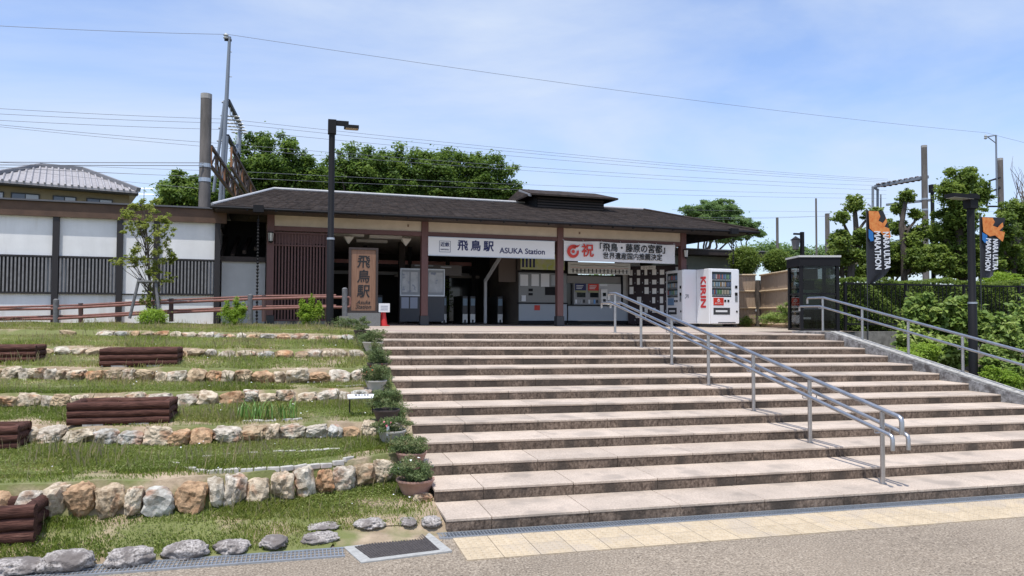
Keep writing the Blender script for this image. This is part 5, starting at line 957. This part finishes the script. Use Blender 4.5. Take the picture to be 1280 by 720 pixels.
def npole(px, yt, Y, r, lab): b0 = A(px, yt, Y); tag(MB().tube([(0, 0, 0), (0, 0, b0.z-1.2)], [r*1.1, r], 10).build('utility_pole', cpole, None, (b0.x, Y, 1.2), smooth=True), lab, 'utility pole')
npole(971.5, 272, 55, .11, 'short plain pole above the left round bush'); npole(1020, 248, 50, .07, 'thin tall pole behind the phone booth'); npole(1034, 267, 50, .17, 'stubby concrete pole right of the thin one')
# left gantry: lattice beam running away from the concrete pole
t = thing('gantry_beam', 'rusty lattice gantry beam reaching back from the left concrete pole', 'gantry', A(264, 183, 25)); b0 = t.location.copy(); y1 = 36.
def ht(px, py, Y, Y2): a = A(px, py, Y); return a
d_ = (A(305, 243, 34.7)-A(266, 185, 25)); d_.z = 0; d_ = d_*1.15
for off in (0, .6):
    for zz in (0, -.62): MB().bar(Vector((off, 0, zz)), Vector((off, 0, zz))+d_, .09).build('chord', rust, t)
    for i in range(11): f = i/10; MB().bar(Vector((off, 0, 0))+d_*f, Vector((off, 0, -.62))+d_*f, .06).build('strut', rust if i % 3 else mat('rust_orange', (.28, .13, .06), rough=.8), t); 
    for i in range(10): MB().bar(Vector((off, 0, 0 if i % 2 else -.62))+d_*(i/10), Vector((off, 0, -.62 if i % 2 else 0))+d_*((i+1)/10), .045).build('brace', rust, t)
t = thing('signal_mast', 'blue grey A frame mast with tall steel tube and insulator arms', 'mast', (A(283, 250, 29).x, 29, 1.2)); b0 = t.location.copy(); YM = 29
def m_(px, py, Y=YM): return A(px, py, Y)-b0
MB().tube([m_(275, 262), m_(283, 127), m_(287, 46)], [.08, .075, .055], 10).build('tube', bluegrey, t, smooth=True); MB().tube([m_(267, 240), m_(281, 126)], .055, 8).build('leg', bluegrey, t); MB().tube([m_(279, 250), m_(284, 170)], .05, 8).build('leg', bluegrey, t)
for a, c in (((273, 160), (281, 160)), ((271, 176), (280, 176)), ((277, 128), (286, 126))): MB().tube([m_(*a), m_(*c)], .035, 6).build('rung', bluegrey, t)
arm_e = m_(301, 157, 36); MB().bar(m_(285, 126), arm_e, .13).build('arm', black, t); arm2 = m_(299, 197, 36); MB().bar(m_(284, 170), arm2, .13).build('arm', black, t); MB().tube([arm_e, m_(296, 235, 36)], .07, 8).build('leg', bluegrey, t); MB().tube([m_(299, 165, 34), m_(288, 235, 32)], .06, 8).build('leg', bluegrey, t)
for i in range(6):
    f = .15+i*.15; c = m_(285, 126).lerp(arm_e, f)+Vector((0, 0, -.45)); q = MB()
    for k in range(4): q.lathe([(.03, 0), (.11, .02), (.03, .07)], 8, (c.x-.25+k*.16, c.y, c.z))
    q.tube([c+Vector((-.3, 0, .03)), c+Vector((.35, 0, .03))], .025, 6); q.tube([c+Vector((0, 0, 0)), c+Vector((0, 0, .45))], .02, 5); q.build('insulator', mat('insulator_pale', (.4, .42, .42), rough=.3), t)
q = MB(); c = m_(286, 46); q.lathe([(.05, 0), (.1, .04), (.05, .1), (.1, .14), (.04, .22)], 10, (c.x-.1, c.y, c.z-.1)); q.build('top_insulator', MC['insulator_pale'], t); MB().tube([c+Vector((-.15, 0, -.12)), c+Vector((.1, 0, -.12))], .05, 6).build('top_bracket', black, t)
for yy in (65, 96): MB().tube([m_(286, yy), m_(290, yy)], .015, 5).build('step_peg', bluegrey, t)
# right gantry
t = thing('gantry_beam', 'blue grey gantry arm with insulators left of the right concrete pole', 'gantry', A(1155, 223, 42)); b0 = t.location.copy()
def g_(px, py, Y): return A(px, py, Y)-b0
MB().bar(g_(1160, 221, 42), g_(1094, 233, 46), .22, .2).build('beam', bluegrey, t); MB().bar(g_(1165, 250, 42), g_(1108, 256, 45), .16).build('lower_beam', bluegrey, t)
for px, y0, y1 in ((1091, 233, 262), (1097, 236, 300), (1101, 243, 290)): MB().tube([g_(px, y0, 46), g_(px, y1, 46)], .09 if px < 1100 else .05, 8).build('leg', bluegrey, t)
MB().tube([g_(1092, 234, 46), g_(1098, 238, 46)], .09, 8).build('corner', bluegrey, t)
for i in range(8):
    c = g_(1098+i*7, 231-i*1.25, 45.6-i*.4); q = MB()
    for s in (-.35, .0): 
        for k in range(2): q.lathe([(.04, 0), (.15, .03), (.04, .1)], 8, (c.x+k*.25, c.y+s, c.z+.02+s*.7))
    q.tube([c+Vector((-.2, 0, .05)), c+Vector((.4, 0, .05))], .04, 6); q.build('insulator', rust, t)
for k in range(3): MB().bar(g_(1085+k*3, 255+k*12, 46), g_(1160, 320-k*6, 44), .09).build('stay', galv, t)
t = thing('catenary_mast', 'thin steel mast with a bracket and cable arms on the far right pole', 'mast', A(1245, 240, 38)); b0 = t.location.copy(); MB().tube([g_(1246, 245, 37.7), g_(1245, 169, 37.7)], .055, 8).build('tube', bluegrey, t)
MB().tube([g_(1245, 169, 37.7), g_(1233, 171, 37.7)], .045, 6).build('bracket', bluegrey, t); MB().tube([g_(1245, 179, 37.7), g_(1235, 171.5, 37.7)], .03, 6).build('bracket', bluegrey, t); MB().lathe([(.05, 0), (.11, .06), (.05, .12), (.1, .18), (.04, .3)], 8, tuple(g_(1232, 174, 37.7))).build('insulator', MC['insulator_pale'], t)
for (a, b_) in (((1250, 235), (1237, 240)), ((1237, 240), (1233, 258)), ((1233, 258), (1250, 258)), ((1250, 222), (1237, 226)), ((1237, 226), (1237, 240))): MB().tube([g_(*a, 37.8), g_(*b_, 37.6)], .06, 6).build('cable_arm', black, t)
wire_m = mat('wire_dark', (.16, .17, .20), rough=.6)
def wire(pts, r, lab, sag=.0, grp='overhead wires along the railway'):
    P = [A(*p) for p in pts]; out = []
    for a, b_ in zip(P, P[1:]):
        for i in range(12): f = i/12; out.append(a.lerp(b_, f)-Vector((0, 0, sag*4*f*(1-f)*(b_-a).length/20)))
    out.append(P[-1]); o3 = out[0].copy(); o = MB().tube([p-o3 for p in out], r*.6, 5).build('overhead_wire', wire_m, None, o3); return tag(o, lab, 'wire', grp)
wire([(-60, 29, 26), (285, 43, 29), (1233, 166, 37.7), (1400, 205, 39)], .014, 'highest single wire crossing the whole sky', .12)
W5 = [(-60, 132, 250, 147, 1110, 224), (-60, 139, 250, 152, 1120, 226.5), (-60, 147, 250, 160, 1130, 229), (-60, 150, 250, 178, 1100, 232)]
for i, (a, ya, b_, yb, c, yc) in enumerate(W5): wire([(a, ya, 28), (b_+35, yb+2, 31), (c, yc, 45)], .013, ['uppermost of the four close parallel wires', 'second of the four close parallel wires', 'third of the four close parallel wires', 'lowest of the four close parallel wires, sagging at the left'][i], .10)
for i, (ya, yb, yc) in enumerate(((152, 186, 238), (200, 214, 243), (206, 222, 248))): wire([(-60, ya, 30), (290, yb, 32), (1108, yc, 45)], .012, ['thin contact wire with small droppers', 'middle low wire behind the tree tops', 'lowest wire passing behind the tree tops'][i], .08)
for i, y in enumerate((203, 206.5)): wire([(-60, y-.8, 23), (254, y+.5, 24.8)], .02, ['upper thick black cable running left from the concrete pole', 'lower thick black cable running left from the concrete pole'][i], .02)
for i, (y0, y1) in enumerate(((213, 221), (212, 236))): wire([(-60, y0-8, 38), (253, y1, 33)], .012, ['thin wire above the tiled house roof', 'thin wire sloping down past the house roof'][i], .05)
for i, (a, b_) in enumerate((((840, 262, 50), (1400, 262, 45)), ((860, 272, 50), (1110, 268, 46)), ((830, 275, 52), (1034, 270, 50)))): wire([a, b_], .013, ['thin wire over the distant trees on the right', 'second wire over the distant trees on the right', 'third wire reaching the stubby pole'][i], .1)
# antenna on the house
p = A(180, 245, 41); t = thing('tv_antenna', 'thin television antenna beside the tiled roof', 'antenna', p); MB().tube([(0, 0, -1), (0, 0, .45)], .02, 6).build('mast', galv, t)
for k in range(2): MB().tube([(-.4, 0, .38-.3*k), (.45, 0, .40-.3*k)], .012, 5).build('element', galv, t)
# loose kiln wood / fence line far right behind hedge
t = thing('stone_terrace', 'grey stone wall glimpsed between the trunks behind the hedge', 'wall', (20, 27, 1.4)); 
for i in range(26):
    for j in range(3): o = obj('stone', random.choice(RMs), t, (-7+i*.75+(j % 2)*.3, 0, .35+j*.55), (0, 0, random.uniform(0, 3))); o.scale = (.42, .3, .32)
